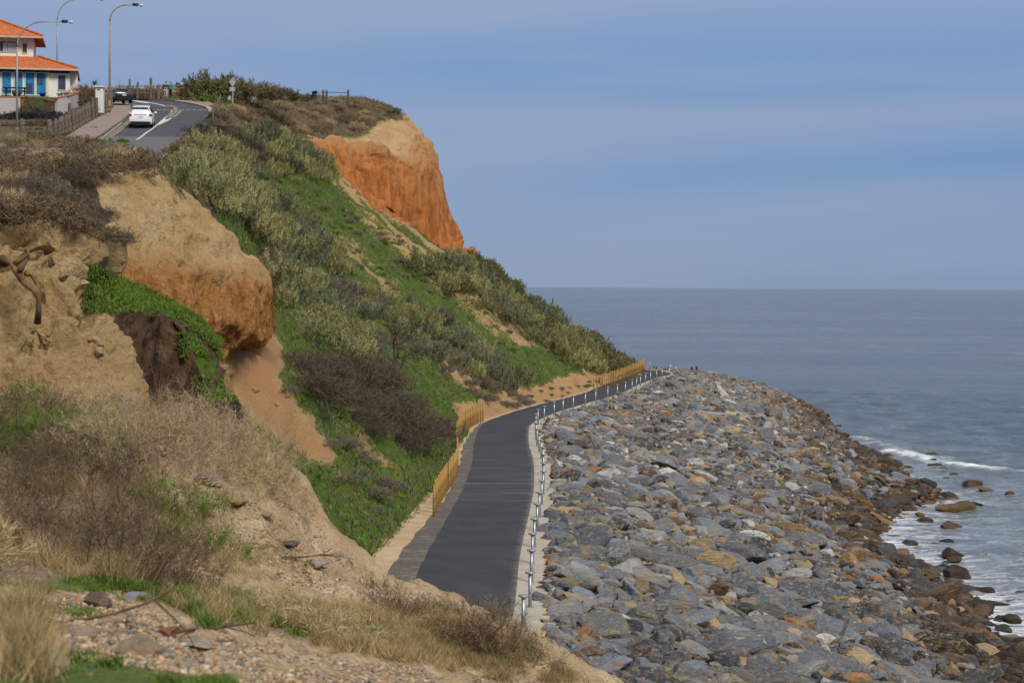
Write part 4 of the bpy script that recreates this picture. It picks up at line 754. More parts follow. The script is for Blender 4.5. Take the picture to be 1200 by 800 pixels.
# ------------------------------------------------------------------ foreground bushes of dry stems
def stem_bush(seed, px, py, R_, H, n, mat, name, lab, cat='bush', rad=.006, kids=3, up=.10, green=0, lean=(0, 0), depth=2):
    r = np.random.default_rng(seed); b = surf(px, py); e_ = empty(name, b); tag(e_, lab, cat, 'dry bushes on the near bank'); m_ = MB()
    for j in range(n):
        a = r.uniform(0, 6.28); q = math.sqrt(r.random())*R_*.5; x, y = math.cos(a)*q*1.4, math.sin(a)*q; g_ = drop(b[0]+x, b[1]+y, b[2]+2); z = (g_[2]-b[2] if g_ is not None else 0)
        branch(m_, r, np.array([x, y, z-.05]), np.array([math.cos(a)*.9+lean[0], math.sin(a)*.5+lean[1], 1.0]), H*r.uniform(.5, .85), rad*r.uniform(.7, 1.5), depth, kids, .35, up, 3, 3)
    m_.build('stems', mat, e_, True)
    L = Leaves()
    for j in range(int(n*5)):
        a = r.uniform(0, 6.28); q = math.sqrt(r.random())*R_; c_ = np.array([math.cos(a)*q*1.25+lean[0]*.4, math.sin(a)*q, r.uniform(.05, H*.8)*(1-.5*q/R_)]); g_ = drop(b[0]+c_[0], b[1]+c_[1], b[2]+2); c_[2] += (g_[2]-b[2] if g_ is not None else 0)
        tuft(L, r, c_, np.array([math.cos(a)*.5, math.sin(a)*.4, .8]), .22, 16, .11, .009, r.uniform(.1, .9), .55)
    link('foliage', L.mesh('foliage', M_GREEN if green else (M_STRAW if mat is M_TWIG else M_MIXB)), e_)
FB = [(1, 178, 545, 1.0, .95, 46, M_TWIG, 'straw bush at the left end of the pale dry row'), (2, 222, 540, .95, .95, 44, M_TWIG, 'straw bush second from the left in the pale dry row'), (3, 262, 535, .9, .9, 44, M_TWIG, 'straw bush right of the middle in the pale dry row'), (4, 296, 556, .75, .75, 36, M_TWIG, 'straw bush with long bare twigs at the right end of the dry row'), (5, 140, 520, .9, .9, 34, M_TWIG, 'pale bush touching the foot of the left cliff'),
      (6, 20, 640, 1.0, .95, 34, M_TWIGD, 'tall grey-brown stem bush at the left edge of the view'), (7, 70, 655, .95, .9, 34, M_TWIGD, 'tall brown stem bush second from the left edge'), (8, 122, 660, .9, .85, 30, M_TWIGD, 'brown stem bush above the green grass strip'), (9, 168, 672, .7, .75, 30, M_TWIGD, 'brown stem bush at the right end of the tall brown row'), (10, 20, 560, .9, .9, 34, M_TWIGD, 'brown bush behind the tall brown row on the left'), (11, 90, 580, .9, .9, 34, M_TWIGD, 'brown bush behind the middle of the tall brown row'), (18, 45, 470, .5, .45, 22, M_TWIGD, 'green-tinged bush above the brown row near the view edge'), (19, 238, 652, .45, .3, 16, M_TWIGD, 'small leafy green bush at the right of the brown row'), (13, 215, 600, .45, .4, 16, M_TWIGD, 'small green-tinged bush on the gravel below the straw row'), (14, 470, 722, .45, .35, 18, M_TWIGD, 'low brown bush on the bank edge left of the asphalt'), (15, 555, 742, .5, .35, 20, M_TWIGD, 'low brown bush on the bank edge below the asphalt'), (16, 600, 768, .45, .3, 18, M_TWIGD, 'low brown bush at the right tip of the bank edge'), (17, 380, 735, .5, .32, 18, M_TWIG, 'low straw bush in the middle of the lower grass strip'), (12, 12, 500, .9, .8, 30, M_TWIGD, 'grey bush below the left cliff at the view edge')]
for s_, px, py, R_, H, n, mt, lb in FB: stem_bush(s_, px, py, R_, H, n, mt, 'dry_bush', lb, green=s_ in (13, 18, 19), lean=(.25, -.05) if s_ in (3, 4) else (0, 0), rad=.007 if s_ > 5 else .0055, kids=4)
m_ = MB(); r = np.random.default_rng(77)
b = surf(300, 545)
for j in range(9): branch(m_, r, np.array([0, 0, .15]), np.array([1, -.2+.1*j*.3, .25+.06*j]), .75, .006, 2, 2, .3, 0, 3)
o = m_.build('bare_twigs', M_TWIG, None, True, b); tag(o, 'long bare pale twigs reaching out over the drop', 'twigs')
# ------------------------------------------------------------------ grass and pebbles
def blades(L, P, n_each, h, w, spread, r, tlo=0, thi=1, lean=.35):
    for p in P:
        a = r.uniform(0, 6.28, n_each); off = np.stack([np.cos(a), np.sin(a), a*0], 1)*(spread*r.random(n_each))[:, None]; b = p+off; hh = h*r.uniform(.5, 1.3, n_each); t_ = np.stack([r.normal(0, lean, n_each), r.normal(0, lean, n_each), np.ones(n_each)], 1); tip = b+t_*hh[:, None]; a2 = r.uniform(0, 6.28, n_each); sd = np.stack([np.cos(a2), np.sin(a2), a2*0], 1)*(w*.5); L.tris(b-sd, b+sd, tip, np.clip(r.uniform(tlo, thi)+r.normal(0, .1, n_each), 0, 1))
def fg_pts(poly, n, seed, ymax=40, clump=1.6, cut=-.12):
    r = np.random.default_rng(seed); x0, y0 = np.min(poly, 0); x1, y1 = np.max(poly, 0); out = []
    X_ = r.uniform(x0, x1, n*3); Y_ = r.uniform(y0, y1, n*3); k = inpoly(X_, Y_, poly)
    for x, y in zip(X_[k][:n], Y_[k][:n]):
        p, _n = hit(x, y)
        if p is not None and p[1] < ymax and vnoise(p[None]*clump, seed)[0]+vnoise(p[None]*clump*2.7, seed+1)[0]*.6 > cut: out.append(p)
    return out
r = np.random.default_rng(8)
L = Leaves()
for poly, n, h in (([(185, 700), (300, 690), (380, 705), (470, 722), (560, 735), (615, 765), (590, 785), (520, 785), (450, 770), (330, 752), (240, 728)], 2200, .13), ([(150, 560), (250, 600), (330, 690), (250, 700), (160, 680)], 400, .16), ([(-10, 680), (50, 700), (60, 800), (-10, 800)], 260, .22), ([(480, 705), (570, 722), (640, 775), (600, 770), (520, 740)], 700, .14), ([(0, 560), (180, 560), (190, 680), (0, 680)], 900, .25)):
    blades(L, fg_pts(poly, n, int(h*100)), 16, h, .006, .12, r, .0, .95, .6)
o = link('dry_grass', L.mesh('dry_grass', mat_leaf('dry_grass_blade', (.13, .09, .04), (.50, .37, .18)))); tag(o, 'dry straw-coloured grass on the near bank', 'grass', kind='stuff')
L = Leaves()
for poly, n, h in ((FGREEN[0], 1500, .05), (FGREEN[1], 2600, .045), (FGREEN[2], 500, .11), ([(160, 600), (200, 590), (220, 650), (170, 660)], 160, .14), ([(100, 570), (150, 575), (170, 600), (120, 610)], 150, .14), ([(260, 705), (300, 700), (330, 735), (280, 730)], 200, .1), ([(20, 460), (110, 470), (120, 540), (10, 540)], 500, .25), ([(-10, 480), (30, 470), (60, 520), (0, 540)], 300, .25), ([(50, 480), (120, 470), (200, 520), (150, 560), (60, 540)], 260, .3), ([(330, 700), (420, 715), (480, 740), (420, 760), (340, 745)], 260, .07), ([(180, 585), (240, 590), (250, 650), (190, 650)], 160, .12), ([(60, 700), (120, 705), (110, 725), (50, 720)], 60, .05), ([(560, 740), (620, 765), (600, 790), (550, 770)], 110, .08)):
    blades(L, fg_pts(poly, n, int(n)), 12, h, .012, .07, r, 0, 1, .5)
o = link('green_grass', L.mesh('green_grass', M_GREEN)); tag(o, 'short green grass and weeds on the near bank', 'grass', kind='stuff')
L = Leaves(); blades(L, fg_pts([(104, 312), (130, 322), (165, 334), (200, 350), (232, 372), (255, 400), (262, 425), (225, 384), (198, 362), (140, 368), (100, 366)], 2600, 91, 90, 1, -9), 9, .09, .035, .2, r, 0, 1, .5)
o = link('ledge_grass', L.mesh('ledge_grass', M_GREEN)); tag(o, 'bright green grass on the ledge between the two cliff noses', 'grass', kind='stuff')
L = Leaves(); G5 = [(455, 712), (520, 716), (580, 735), (625, 765), (690, 800), (600, 800), (540, 790), (440, 755)]
blades(L, fg_pts(G5, 2600, 92, 44, 1.2, -.1), 12, .11, .006, .1, r, 0, .9, .7); blades(L, fg_pts([(225, 545), (280, 530), (360, 600), (440, 680), (400, 700), (300, 690), (190, 620)], 900, 93, 44, 1.6, .1), 10, .09, .006, .1, r, 0, .9, .7)
o = link('bank_edge_grass', L.mesh('bank_edge_grass', bpy.data.materials['dry_grass_blade'])); tag(o, 'thin brown grass along the crumbling edge of the near bank', 'grass', kind='stuff')
L = Leaves(); blades(L, fg_pts([(205, 368), (232, 380), (275, 470), (240, 478), (215, 420)], 900, 95, 90, 1.3, .1), 8, .10, .035, .15, r, 0, 1, .6); o = link('bank_weeds', L.mesh('bank_weeds', M_GREEN)); tag(o, 'green weeds trailing down the dark earth bank', 'weeds', kind='stuff')
# hillside grass tufts
me = HILL.data; nv_ = len(me.vertices); co = np.zeros(nv_*3, np.float32); me.vertices.foreach_get('co', co); co = co.reshape(-1, 3); ga = np.zeros(nv_, np.float32); me.attributes['green'].data.foreach_get('value', ga); da = np.zeros(nv_, np.float32); me.attributes['dry'].data.foreach_get('value', da); ca_ = np.zeros(nv_, np.float32); me.attributes['cliff'].data.foreach_get('value', ca_)
x_, y_ = proj(co); seen = (x_ > 250) & (x_ < 770) & (y_ > 110) & (y_ < 700)
def tufts(mask, n, h, w, mat, name, lab, nb=5, seed=3, jit=.4, spread=.12):
    r = np.random.default_rng(seed); idx = np.where(mask)[0]; idx = r.choice(idx, min(n, len(idx)*3)); P = co[idx]+np.stack([r.normal(0, .1, len(idx)), r.uniform(-jit, jit, len(idx)), np.zeros(len(idx))], 1); L = Leaves(); k = len(P)
    B = np.repeat(P, nb, 0); m = len(B); a = r.uniform(0, 6.28, m); B = B+np.stack([np.cos(a), np.sin(a), a*0], 1)*(spread*r.random(m))[:, None]-np.array([0, 0, .04]); tip = B+np.stack([r.normal(.1, .35, m), r.normal(0, .35, m), np.ones(m)], 1)*(h*r.uniform(.5, 1.4, m))[:, None]; a2 = r.uniform(0, 6.28, m); sd = np.stack([np.cos(a2), np.sin(a2), a2*0], 1)*w*.5
    L.tris(B-sd, B+sd, tip, np.clip(np.repeat(r.random(k), nb)+r.normal(0, .15, m), 0, 1)); o = link(name, L.mesh(name, mat)); tag(o, lab, 'grass', kind='stuff')
tufts(seen & (ga > .45) & (ca_ < .2) & (da < .6), 26000, .22, .06, M_GREEN, 'slope_grass', 'green grass growing over the steep slope', 6)
tufts(seen & (ca_ < .2) & (da < .75) & (ga > .45), 9000, .28, .04, M_HEATH, 'slope_litter', 'grey-brown low growth scattered over the slope', 6, 4)
tufts(seen & (ca_ < .6) & (da > .6), 5500, .35, .05, M_BROWN, 'dry_cover', 'dry brown ground cover on the headland top', 6, 5)
# pebbles
def pebbles(name, lab, polys, s0, s1, seed):
    r = np.random.default_rng(seed); pr = [rock_shape(900+k, 1, .03, 10) for k in range(8)]; V_, F_, C_ = [], [], []; n = 0; cs = np.array([(.40, .27, .15), (.48, .34, .19), (.27, .20, .14), (.31, .25, .19), (.40, .24, .12), (.50, .42, .31), (.20, .17, .14)])
    for poly, m in polys:
        for p in fg_pts(poly, m, seed+m, clump=1.1, cut=-.22):
            V, F = pr[r.integers(8)]; s = s0+(s1-s0)*r.random()**3.4; M_ = eul_m((r.normal(0, .3), r.normal(0, .3), r.uniform(0, 6.28))); V_.append((V*[s*1.2, s, s*.65])@M_.T+p+[0, 0, s*.15]); F_.append(F+n); C_.append(np.repeat((cs[r.integers(7)]*r.uniform(.7, 1.15))[None], len(V), 0)); n += len(V)
    t = NT(name+'_stone'); c = t.attr('tint', 'Color'); v = t.pos(); m_ = t.out(t.mix(t.ramp(t.noise(v, 30, 5), .4, .7, 0, .4), c, (.2, .16, .12)), .85, t.bump(t.noise(v, 40, 4), .4, .01)); o = link(name, mesh_np(name, np.concatenate(V_), np.concatenate(F_), m_, True, None, np.concatenate(C_))); tag(o, lab, 'pebbles', kind='stuff')
pebbles('pebbles', 'tan and grey pebbles strewn over the near bank', [([(-10, 688), (150, 705), (250, 740), (420, 775), (600, 795), (560, 800), (300, 802), (120, 775), (-10, 762)], 7000), ([(225, 545), (280, 530), (360, 610), (440, 680), (400, 695), (320, 690), (250, 650), (190, 600)], 3800), ([(400, 670), (520, 720), (680, 795), (600, 800), (480, 740)], 900)], .007, .032, 5)
r = np.random.default_rng(31)
for k, (px, py, s_, lb, c_) in enumerate([(62*1.0, 778, .09, 'pale flat stone near the bottom green strip', (.42, .34, .26)), (160, 701, .10, 'blue-grey flat stone lying by the green grass strip', (.30, .33, .37)), (115, 707, .12, 'brown stone in the gravel below the brown bushes', (.22, .15, .10)), (88, 744, .12, 'tan stone in the middle of the gravel', (.45, .32, .20)), (170, 768, .14, 'long tan stone low in the gravel', (.43, .30, .19)), (252, 568, .13, 'pale rounded stone high on the gravel slope', (.50, .41, .30)), (276, 590, .12, 'ochre stone in the middle of the gravel slope', (.45, .29, .12)), (240, 562, .14, 'blue-grey stone below the straw bushes', (.24, .26, .29)), (312, 607, .12, 'tan stone right of the ochre stone', (.40, .28, .17)), (340, 640, .11, 'dark stone low on the gravel slope', (.14, .12, .11)), (372, 662, .12, 'pale stone near the foot of the gravel slope', (.48, .40, .30)), (196, 742, .08, 'rust-red stone in the lower gravel', (.30, .11, .05)), (230, 755, .10, 'cream stone at the right of the lower gravel', (.52, .44, .33))]):
    p = surf(px, py); o = link('bank_stone', prot_hi[(k*3+1) % 14]); o.location = p+[0, 0, s_*.2]; o.scale = (s_*1.2, s_, s_*.55); o.rotation_euler = (0, 0, k); o.color = (*c_, 1); tag(o, lb, 'stone')
for k, (px, py, L_, lb) in enumerate([(60, 735, .9, 'dry stick lying across the lower gravel'), (205, 745, .6, 'short dark stick on the lower gravel'), (330, 655, .7, 'bent stick on the gravel slope')]):
    p = surf(px, py); m_ = MB(); branch(m_, r, np.zeros(3), np.array([1, .2, .02]), L_, .014, 1, 2, .25, 0, 5); o = m_.build('dry_stick', M_TWIGD, None, True, p+np.array([0, 0, .03])); tag(o, lb, 'stick')
# fallen lumps and stones on the cliffs
M_LUMP = mat_cliff(); M_LUMP.name = 'fallen_earth'
for k, (px, py, s) in enumerate(((112, 402, .16), (116, 412, .12), (75, 325, .15), (98, 332, .12), (262, 430, .18), (300, 458, .16), (325, 475, .15))):
    p = surf(px, py); V, F = rock_shape(950+k, 3, .06, 10); me_ = mesh_np('earth_lump', V*[s, s, s*.8], F, M_ROCK_O, False); o = link('earth_lump', me_, None, p); o.color = (.50, .34, .18, 1); tag(o, 'small lump of pale earth caught on the cliff face, %s from the top left' % ordinal(k+1), 'earth lump', 'fallen earth lumps')

e_list = [(207, 168), (214, 161), (222, 155), (231, 148), (240, 141), (247, 134), (252, 129), (203, 176)]
for k, (px, py) in enumerate(e_list):
    p = GP(px+7, py, 0); o = link('verge_bush', (HTH+BRN+DEAD+SALT)[(k*5) % 17]); s = .75+.1*(k % 3); o.location = p-np.array([0, 0, .45]); o.scale = (s*1.2, s*1.2, s*.95); o.rotation_euler = (0, 0, k); tag(o, 'scruffy brown bush on the right road edge, %s from the bottom' % ordinal([2, 3, 4, 5, 6, 7, 8, 1][k]), 'shrub', 'bushes on the right road edge')
for o in bpy.data.objects:
    if 'label' in o and len(o['label'].replace('-', ' ').split()) > 16: print('LONG', o.name, o['label'])
# ------------------------------------------------------------------ clifftop road
def mat_road():
    t = NT('road_asphalt'); v = t.pos(); y = t.xyz(v)[1]; n = t.noise(v, .5, 5); f = t.noise(v, 12, 4, .8); new = t.mix(t.ramp(n, .35, .65), (.055, .055, .062), (.075, .074, .080)); old = t.mix(t.ramp(n, .35, .65), (.12, .105, .105), (.15, .135, .13)); old = t.mix(t.ramp(t.noise(t.sc(v, (1.2, .06, 0)), 1, 3), .5, .65, 0, .5), old, (.10, .09, .09))
    c = t.mix(t.ramp(y, 147.2, 147.5), old, new); return t.out(t.mix(t.ramp(f, .5, .7, 0, .3), c, (.16, .15, .15)), .85, t.bump(f, .3, .01))
def mat_paving():
    t = NT('footway_paving'); v = t.pos(); b = t.N.new('ShaderNodeTexBrick'); t.put(b.inputs['Vector'], v); b.inputs['Scale'].default_value = 4; t.put(b.inputs['Color1'], (.30, .21, .18)); t.put(b.inputs['Color2'], (.25, .18, .155)); t.put(b.inputs['Mortar'], (.18, .15, .13)); n = t.noise(v, .6, 6); return t.out(t.mix(t.ramp(n, .4, .7, 0, .5), b.outputs['Color'], (.32, .25, .21)), .9)
M_ROAD, M_PAVE = mat_road(), mat_paving(); M_PAINT = plain('road_paint', (.62, .61, .58), .7, 0, .12, 3); M_YPAINT = plain('worn_edge_band', (.25, .205, .14), .85, 0, .2, 2); M_KERB = plain('kerb_stone', (.30, .24, .17), .85, 0, .15, 2)
def drape(name, poly, lift, mat, thick=0, world=False, kind='structure'):
    """polygon lying on the clifftop surface; poly in world x,y"""
    P = [(p[0], p[1]) for p in poly]; ys = [p[1] for p in P]; bm = bmesh.new(); vs = [bm.verts.new((x, y, 0)) for x, y in P]; bm.faces.new(vs)
    for yc in np.arange(math.floor(min(ys))+1, max(ys), 2.0): bmesh.ops.bisect_plane(bm, geom=bm.verts[:]+bm.edges[:]+bm.faces[:], plane_co=(0, yc, 0), plane_no=(0, 1, 0))
    bmesh.ops.triangulate(bm, faces=bm.faces[:])
    zs = zp([v.co.y for v in bm.verts])
    for v, z in zip(bm.verts, zs): v.co.z = z+lift
    if thick:
        r_ = bmesh.ops.extrude_face_region(bm, geom=bm.faces[:]); 
        for v in [g for g in r_['geom'] if isinstance(g, bmesh.types.BMVert)]: v.co.z -= thick
    bmesh.ops.recalc_face_normals(bm, faces=bm.faces[:]); me = bpy.data.meshes.new(name); bm.to_mesh(me); bm.free(); me.materials.append(mat); o = link(name, me)
    if kind: tag(o, kind=kind)
    return o
def gp(px, py): p = GP(px, py, .12); return (p[0], p[1])
def band(pts, w0, w1=None):
    """ribbon polygon either side of a world polyline"""
    pts = np.array(pts); n = len(pts); t_ = np.gradient(pts, axis=0); t_ /= np.linalg.norm(t_, axis=1)[:, None]; nn = np.stack([t_[:, 1], -t_[:, 0]], 1); w = np.linspace(w0, w1 if w1 is not None else w0, n)[:, None]/2
    return [tuple(p) for p in pts-nn*w]+[tuple(p) for p in (pts+nn*w)[::-1]]
road = [(106, 166), (118, 158.5), (132, 149), (145, 140), (151, 134), (153, 129), (150, 124), (144, 120), (136, 117.6), (122, 116.4), (100, 116), (100, 115), (150, 115.3), (180, 117), (206, 119.5), (228, 122.8), (243, 127), (247, 131), (243, 137), (232, 146), (215, 158), (205, 170)]
rw = [gp(x, y) for x, y in road]
# carry the road down towards the camera, behind the rim bushes
lo_l, lo_r = (rw[0][0]+2.2, 112), (rw[-1][0]+3.2, 112); drape('road', [lo_l]+rw+[lo_r], .12, M_ROAD)
kl = [(lo_l[0], 112)]+rw[:8]; kerb = band(kl, .18); fw = [(74, 167), (60, 175)]
foot = [gp(x, y) for x, y in [(106, 166), (118, 158.5), (132, 149), (145, 140), (151, 134), (153, 129), (150, 124), (143, 121), (128, 122), (135, 127), (128, 134), (112, 142), (95, 152), (78, 163)]]
foot = [(foot[0][0], foot[0][1])]+foot[1:]+[(foot[-1][0]+.8, 112), lo_l]; cx_ = [(p[0]-.1, p[1]) for p in foot]; drape('footway', cx_, .26, M_PAVE, .3); drape('kerb', kerb, .265, M_KERB, .3)
drape('edge_band', band([(x+.75, y) for x, y in kl[:6]], .7, .5), .128, M_YPAINT)
def line(px, w0, w1=None, lift=.132): return drape('road_marking', band([gp(x, y) for x, y in px], w0, w1), lift, M_PAINT)
line([(118, 163), (125, 157.5), (133, 151.5), (143, 143.5)], .07)
line([(160.5, 164), (172, 155.5), (184, 147)], .16); line([(184, 147), (193, 139), (200, 133), (202, 130)], .16); line([(184, 147.2), (195, 142.5), (205, 136.5), (212, 130.5)], .16)
drape('road_marking', [gp(*q) for q in [(184, 147.3), (190, 140.5), (197, 140), (206, 136.3)]], .136, M_PAINT)
drape('traffic_island', [gp(*q) for q in [(194, 139), (198, 134.5), (203, 131), (213, 129.5), (207, 135), (202, 138.8)]], .22, M_YPAINT, .2)
line([(142, 116.8), (158, 118.2), (175, 120.5), (192, 124), (206, 128.3)], .35, .3)
drape('road_marking', [gp(*q) for q in [(150, 117.2), (165, 119), (178, 121.2), (172, 121.4), (160, 119.8)]], .136, M_PAINT)
drape('traffic_island', [gp(*q) for q in [(193, 124.4), (201, 124.6), (210, 127.8), (203, 127.9)]], .22, M_YPAINT, .2)
for k in range(10):
    x = 177.5+k*6.9; line([(x, 129.2), (x+3.2, 129.25)], .7, .7)
drape('footway_far', [gp(*q) for q in [(141, 115.9), (170, 116.6), (200, 118.4), (228, 121.8), (243, 125.6), (252, 124), (240, 119), (215, 116.4), (190, 115.4), (150, 115)]], .24, plain('sandy_path', (.33, .24, .16), .95, 0, .2, 1), .2)
drape('kerb', band([gp(x, y) for x, y in [(206, 119.7), (218, 121.2), (228, 122.8), (243, 126.6), (247, 130.5)]], .45), .28, plain('pale_kerb', (.40, .34, .26), .85), .25)
# ------------------------------------------------------------------ street lamps
M_LPOLE = plain('lamp_pole_paint', (.38, .35, .31), .5, .3, .15, 2); M_LPOLE2 = plain('weathered_lamp_pole', (.42, .27, .17), .6, .2, .15, 2); M_LHEAD = plain('lamp_head_black', (.03, .03, .035), .5); M_GLASS = plain('lamp_glass', (.55, .56, .57), .15, 0, .05)
def lamp(px, pyb, Y, pytop, reach_px, lab, mat, rad=.085):
    b = U(px, pyb, Y); H = U(px, pytop, Y)[2]-b[2]; rch = reach_px*Y/FL; e_ = empty('street_lamp', b); tag(e_, lab, 'street lamp', 'street lamps along the clifftop road'); c = min(rch*.55, 2.0)
    MB().tube([(0, 0, -.3), (0, 0, H*.5), (0, 0, H-c)], [rad, rad*.85, rad*.7], 10).build('pole', mat, e_, True); MB().box((0, 0, .5), (.2, .2, .5)).box((0, 0, -.02), (.4, .4, .06)).build('base', mat, e_, False)
    arc = [(c*(1-math.cos(a))*1.0, 0, H-c+c*math.sin(a)) for a in np.linspace(0, math.pi/2, 9)]; arc.append((rch-.55, 0, H+.03)); MB().tube(arc, rad*.6, 8).build('arm', mat, e_, True)
    h = MB().tube([(rch-.6, 0, H+.03), (rch-.55, 0, H+.04), (rch-.15, 0, H+.03), (rch-.1, 0, H+.02)], [.07, .13, .12, .06], 8).build('lamp_head', M_LHEAD, e_, True)
    MB().lathe((rch+.15, 0, H-.02), [(.05, -.12), (.17, -.08), (.2, 0), (.16, .07), (.05, .1)], 12).build('lens', M_GLASS, h, True)
lamp(20, 161, 160, 25.5, 61, 'left street lamp with grey pole standing in front of the house', M_LPOLE); lamp(67, 116, 196, -1, 50, 'street lamp rising behind the lower roof of the house', M_LPOLE); lamp(128.5, 128, 172, 6, 35, 'brown-poled street lamp beside the white gate pillar and footway', M_LPOLE2, .095)
# ------------------------------------------------------------------ house
def mat_tiles():
    t = NT('orange_roof_tiles'); v = t.obj(); wv = t.N.new('ShaderNodeTexWave'); t.put(wv.inputs['Vector'], v); wv.bands_direction = 'X'; wv.inputs['Scale'].default_value = 1.5; w2 = t.N.new('ShaderNodeTexWave'); t.put(w2.inputs['Vector'], v); w2.bands_direction = 'Y'; w2.inputs['Scale'].default_value = 1.0; w2.wave_profile = 'SAW'
    n = t.noise(v, 2.5, 6); c = t.mix(t.ramp(n, .35, .65), (.40, .095, .028), (.56, .17, .055)); c = t.mix(t.ramp(w2.outputs['Fac'], .0, .18, .5, 0), c, (.22, .05, .02)); return t.out(c, .75, t.bump(t.math('ADD', wv.outputs['Fac'], w2.outputs['Fac']), .7, .05))
def mat_wall(name, c):
    t = NT(name); v = t.obj(); n = t.noise(v, 1.5, 7, .65); return t.out(t.mix(t.ramp(n, .5, .75, 0, .35), c, tuple(x*.7 for x in c)), .85, t.bump(t.noise(v, 18, 4), .2, .01))
M_TILE, M_WALL, M_CREAM = mat_tiles(), mat_wall('white_render', (.66, .64, .57)), mat_wall('cream_trim', (.66, .60, .42)); M_BLUE = plain('blue_paint', (.012, .20, .46), .5, 0, .15, 2); M_WIN = NT('window_glass').out((.045, .06, .09), .12); M_CURT = plain('pale_blind', (.35, .42, .50), .8); M_FASC = plain('fascia_paint', (.52, .42, .37), .7); M_EAVESHADE = plain('eave_shadow_paint', (.05, .045, .04), .9); M_STONEW = mat_wall('garden_wall_render', (.40, .37, .35)); M_BRICK = plain('brick_coping', (.42, .17, .09), .9, 0, .2, 4)
HB = U(82, 113, 185); HA = R(11); house = empty('house', HB, HA); tag(house, 'white two-storey house with orange tiled hip roofs and blue doors', 'house'); K = 185/FL
def hx(px): return (px-82)*K
def win(parent, x0, x1, z0, z1, y, mat, name='window', frame=M_CREAM, fw=.07, div=()):
    f = MB().box(((x0+x1)/2, y-.03, z0-fw/2), (x1-x0+2*fw, .1, fw)).box(((x0+x1)/2, y-.03, z1+fw/2), (x1-x0+2*fw, .1, fw)).box((x0-fw/2, y-.03, (z0+z1)/2), (fw, .1, z1-z0)).box((x1+fw/2, y-.03, (z0+z1)/2), (fw, .1, z1-z0))
    for d in div: f.box((d, y-.028, (z0+z1)/2), (fw, .09, z1-z0))
    fo = f.build(name, frame, parent); MB().box(((x0+x1)/2, y-.012, (z0+z1)/2), (x1-x0, .03, z1-z0)).build('pane', mat, fo); return fo
MB().box((-8, 4.3, 1.0), (16, 8.6, 3.0)).box((.32, 2.0, 1.0), (.64, 2.6, 2.96)).build('lower_wall', M_WALL, house)
MB().box((hx(39)-7, 5.9, 4.4), (14, 6, 2.4)).build('upper_wall', M_WALL, house)
def hip(name, x0, x1, y0, y1, z0, run, rise, parent, th=.14):
    V = [(x0, y0, z0), (x1, y0, z0), (x1, y1, z0), (x0, y1, z0), (x0, y0+run, z0+rise), (x1-run, y0+run, z0+rise), (x1-run, y1-run, z0+rise), (x0, y1-run, z0+rise)]; V2 = [(a, b, c-th) for a, b, c in V]
    m_ = MB().add(V+V2, [[0, 1, 5, 4], [1, 2, 6, 5], [2, 3, 7, 6], [4, 5, 6, 7], [8, 12, 13, 9], [9, 13, 14, 10], [10, 14, 15, 11], [12, 15, 14, 13], [0, 8, 9, 1], [1, 9, 10, 2], [2, 10, 11, 3]]); r_ = m_.build(name, M_TILE, parent)
    MB().tube([(x1, y0, z0+.05), (x1-run, y0+run, z0+rise+.06)], .11, 8).tube([(x1, y1, z0+.05), (x1-run, y1-run, z0+rise+.06)], .11, 8).build('ridge_tiles', M_TILE, r_)
    MB().box(((x0+x1)/2, y0-.03, z0-.12), (x1-x0, .05, .16)).box((x1+.03, (y0+y1)/2, z0-.12), (.05, y1-y0, .16)).build('fascia', M_FASC, r_)
    rf = MB()
    for k in range(int((x1-x0)/.6)): rf.box((x1-.25-k*.6, y0+.38, z0-.16), (.07, .8, .1))
    rf.build('rafters', M_FASC, r_); return r_
hip('lower_roof', -17, hx(91), -.75, 9.3, 2.42, 3.6, 1.35, house); hip('upper_roof', -18, hx(50), 1.9, 9.9, 5.55, 3.95, 1.75, house)
MB().box((-8, -.03, 2.16), (15.9, .06, .2)).build('painted_eave_shadow', M_EAVESHADE, house)  # dark strip painting the shadow of the eave onto the wall
MB().box((hx(39)-7, 2.86, 3.62), (14.2, .1, .14)).build('flashing', plain('lead_flashing', (.3, .33, .33), .6), house)
for x0, x1 in ((5, 15), (19, 28), (31.5, 41.5)):
    win(house, hx(x0), hx(x1), .06, 2.02, 0, M_BLUE, 'blue_door', M_CREAM)
d = win(house, hx(44), hx(54.5), .06, 2.02, 0, M_BLUE, 'blue_door', M_CREAM); MB().box((hx(46), -.045, 1.45), (.2, .02, 1.0)).box((hx(49.5), -.045, 1.45), (.22, .02, 1.0)).build('glazing', M_WIN, d)
d = win(house, hx(-16), hx(-4), .06, 2.02, 0, M_BLUE, 'blue_door', M_CREAM)
MB().box((hx(36), -.05, .62), (.5, .02, .9)).build('glazing', M_WIN, house)
win(house, hx(68.5), hx(77), .55, 1.85, 0, M_WIN, 'window', M_WALL, .05); win(house, hx(26.5), hx(31.5), 4.1, 4.95, 2.9, M_WIN, 'window', M_CREAM, .05); w_ = win(house, hx(-22), hx(20), 4.15, 5.1, 2.9, M_WIN, 'window', M_CREAM, .05, (hx(0), hx(8))); MB().box((hx(14), 2.872, 4.6), (.75, .02, .8)).box((hx(6), 2.872, 4.6), (.3, .02, .8)).build('blind', M_CURT, w_)
MB().box((hx(57), -.06, 1.05), (.16, .1, 2.1)).build('door_post', M_CREAM, house)
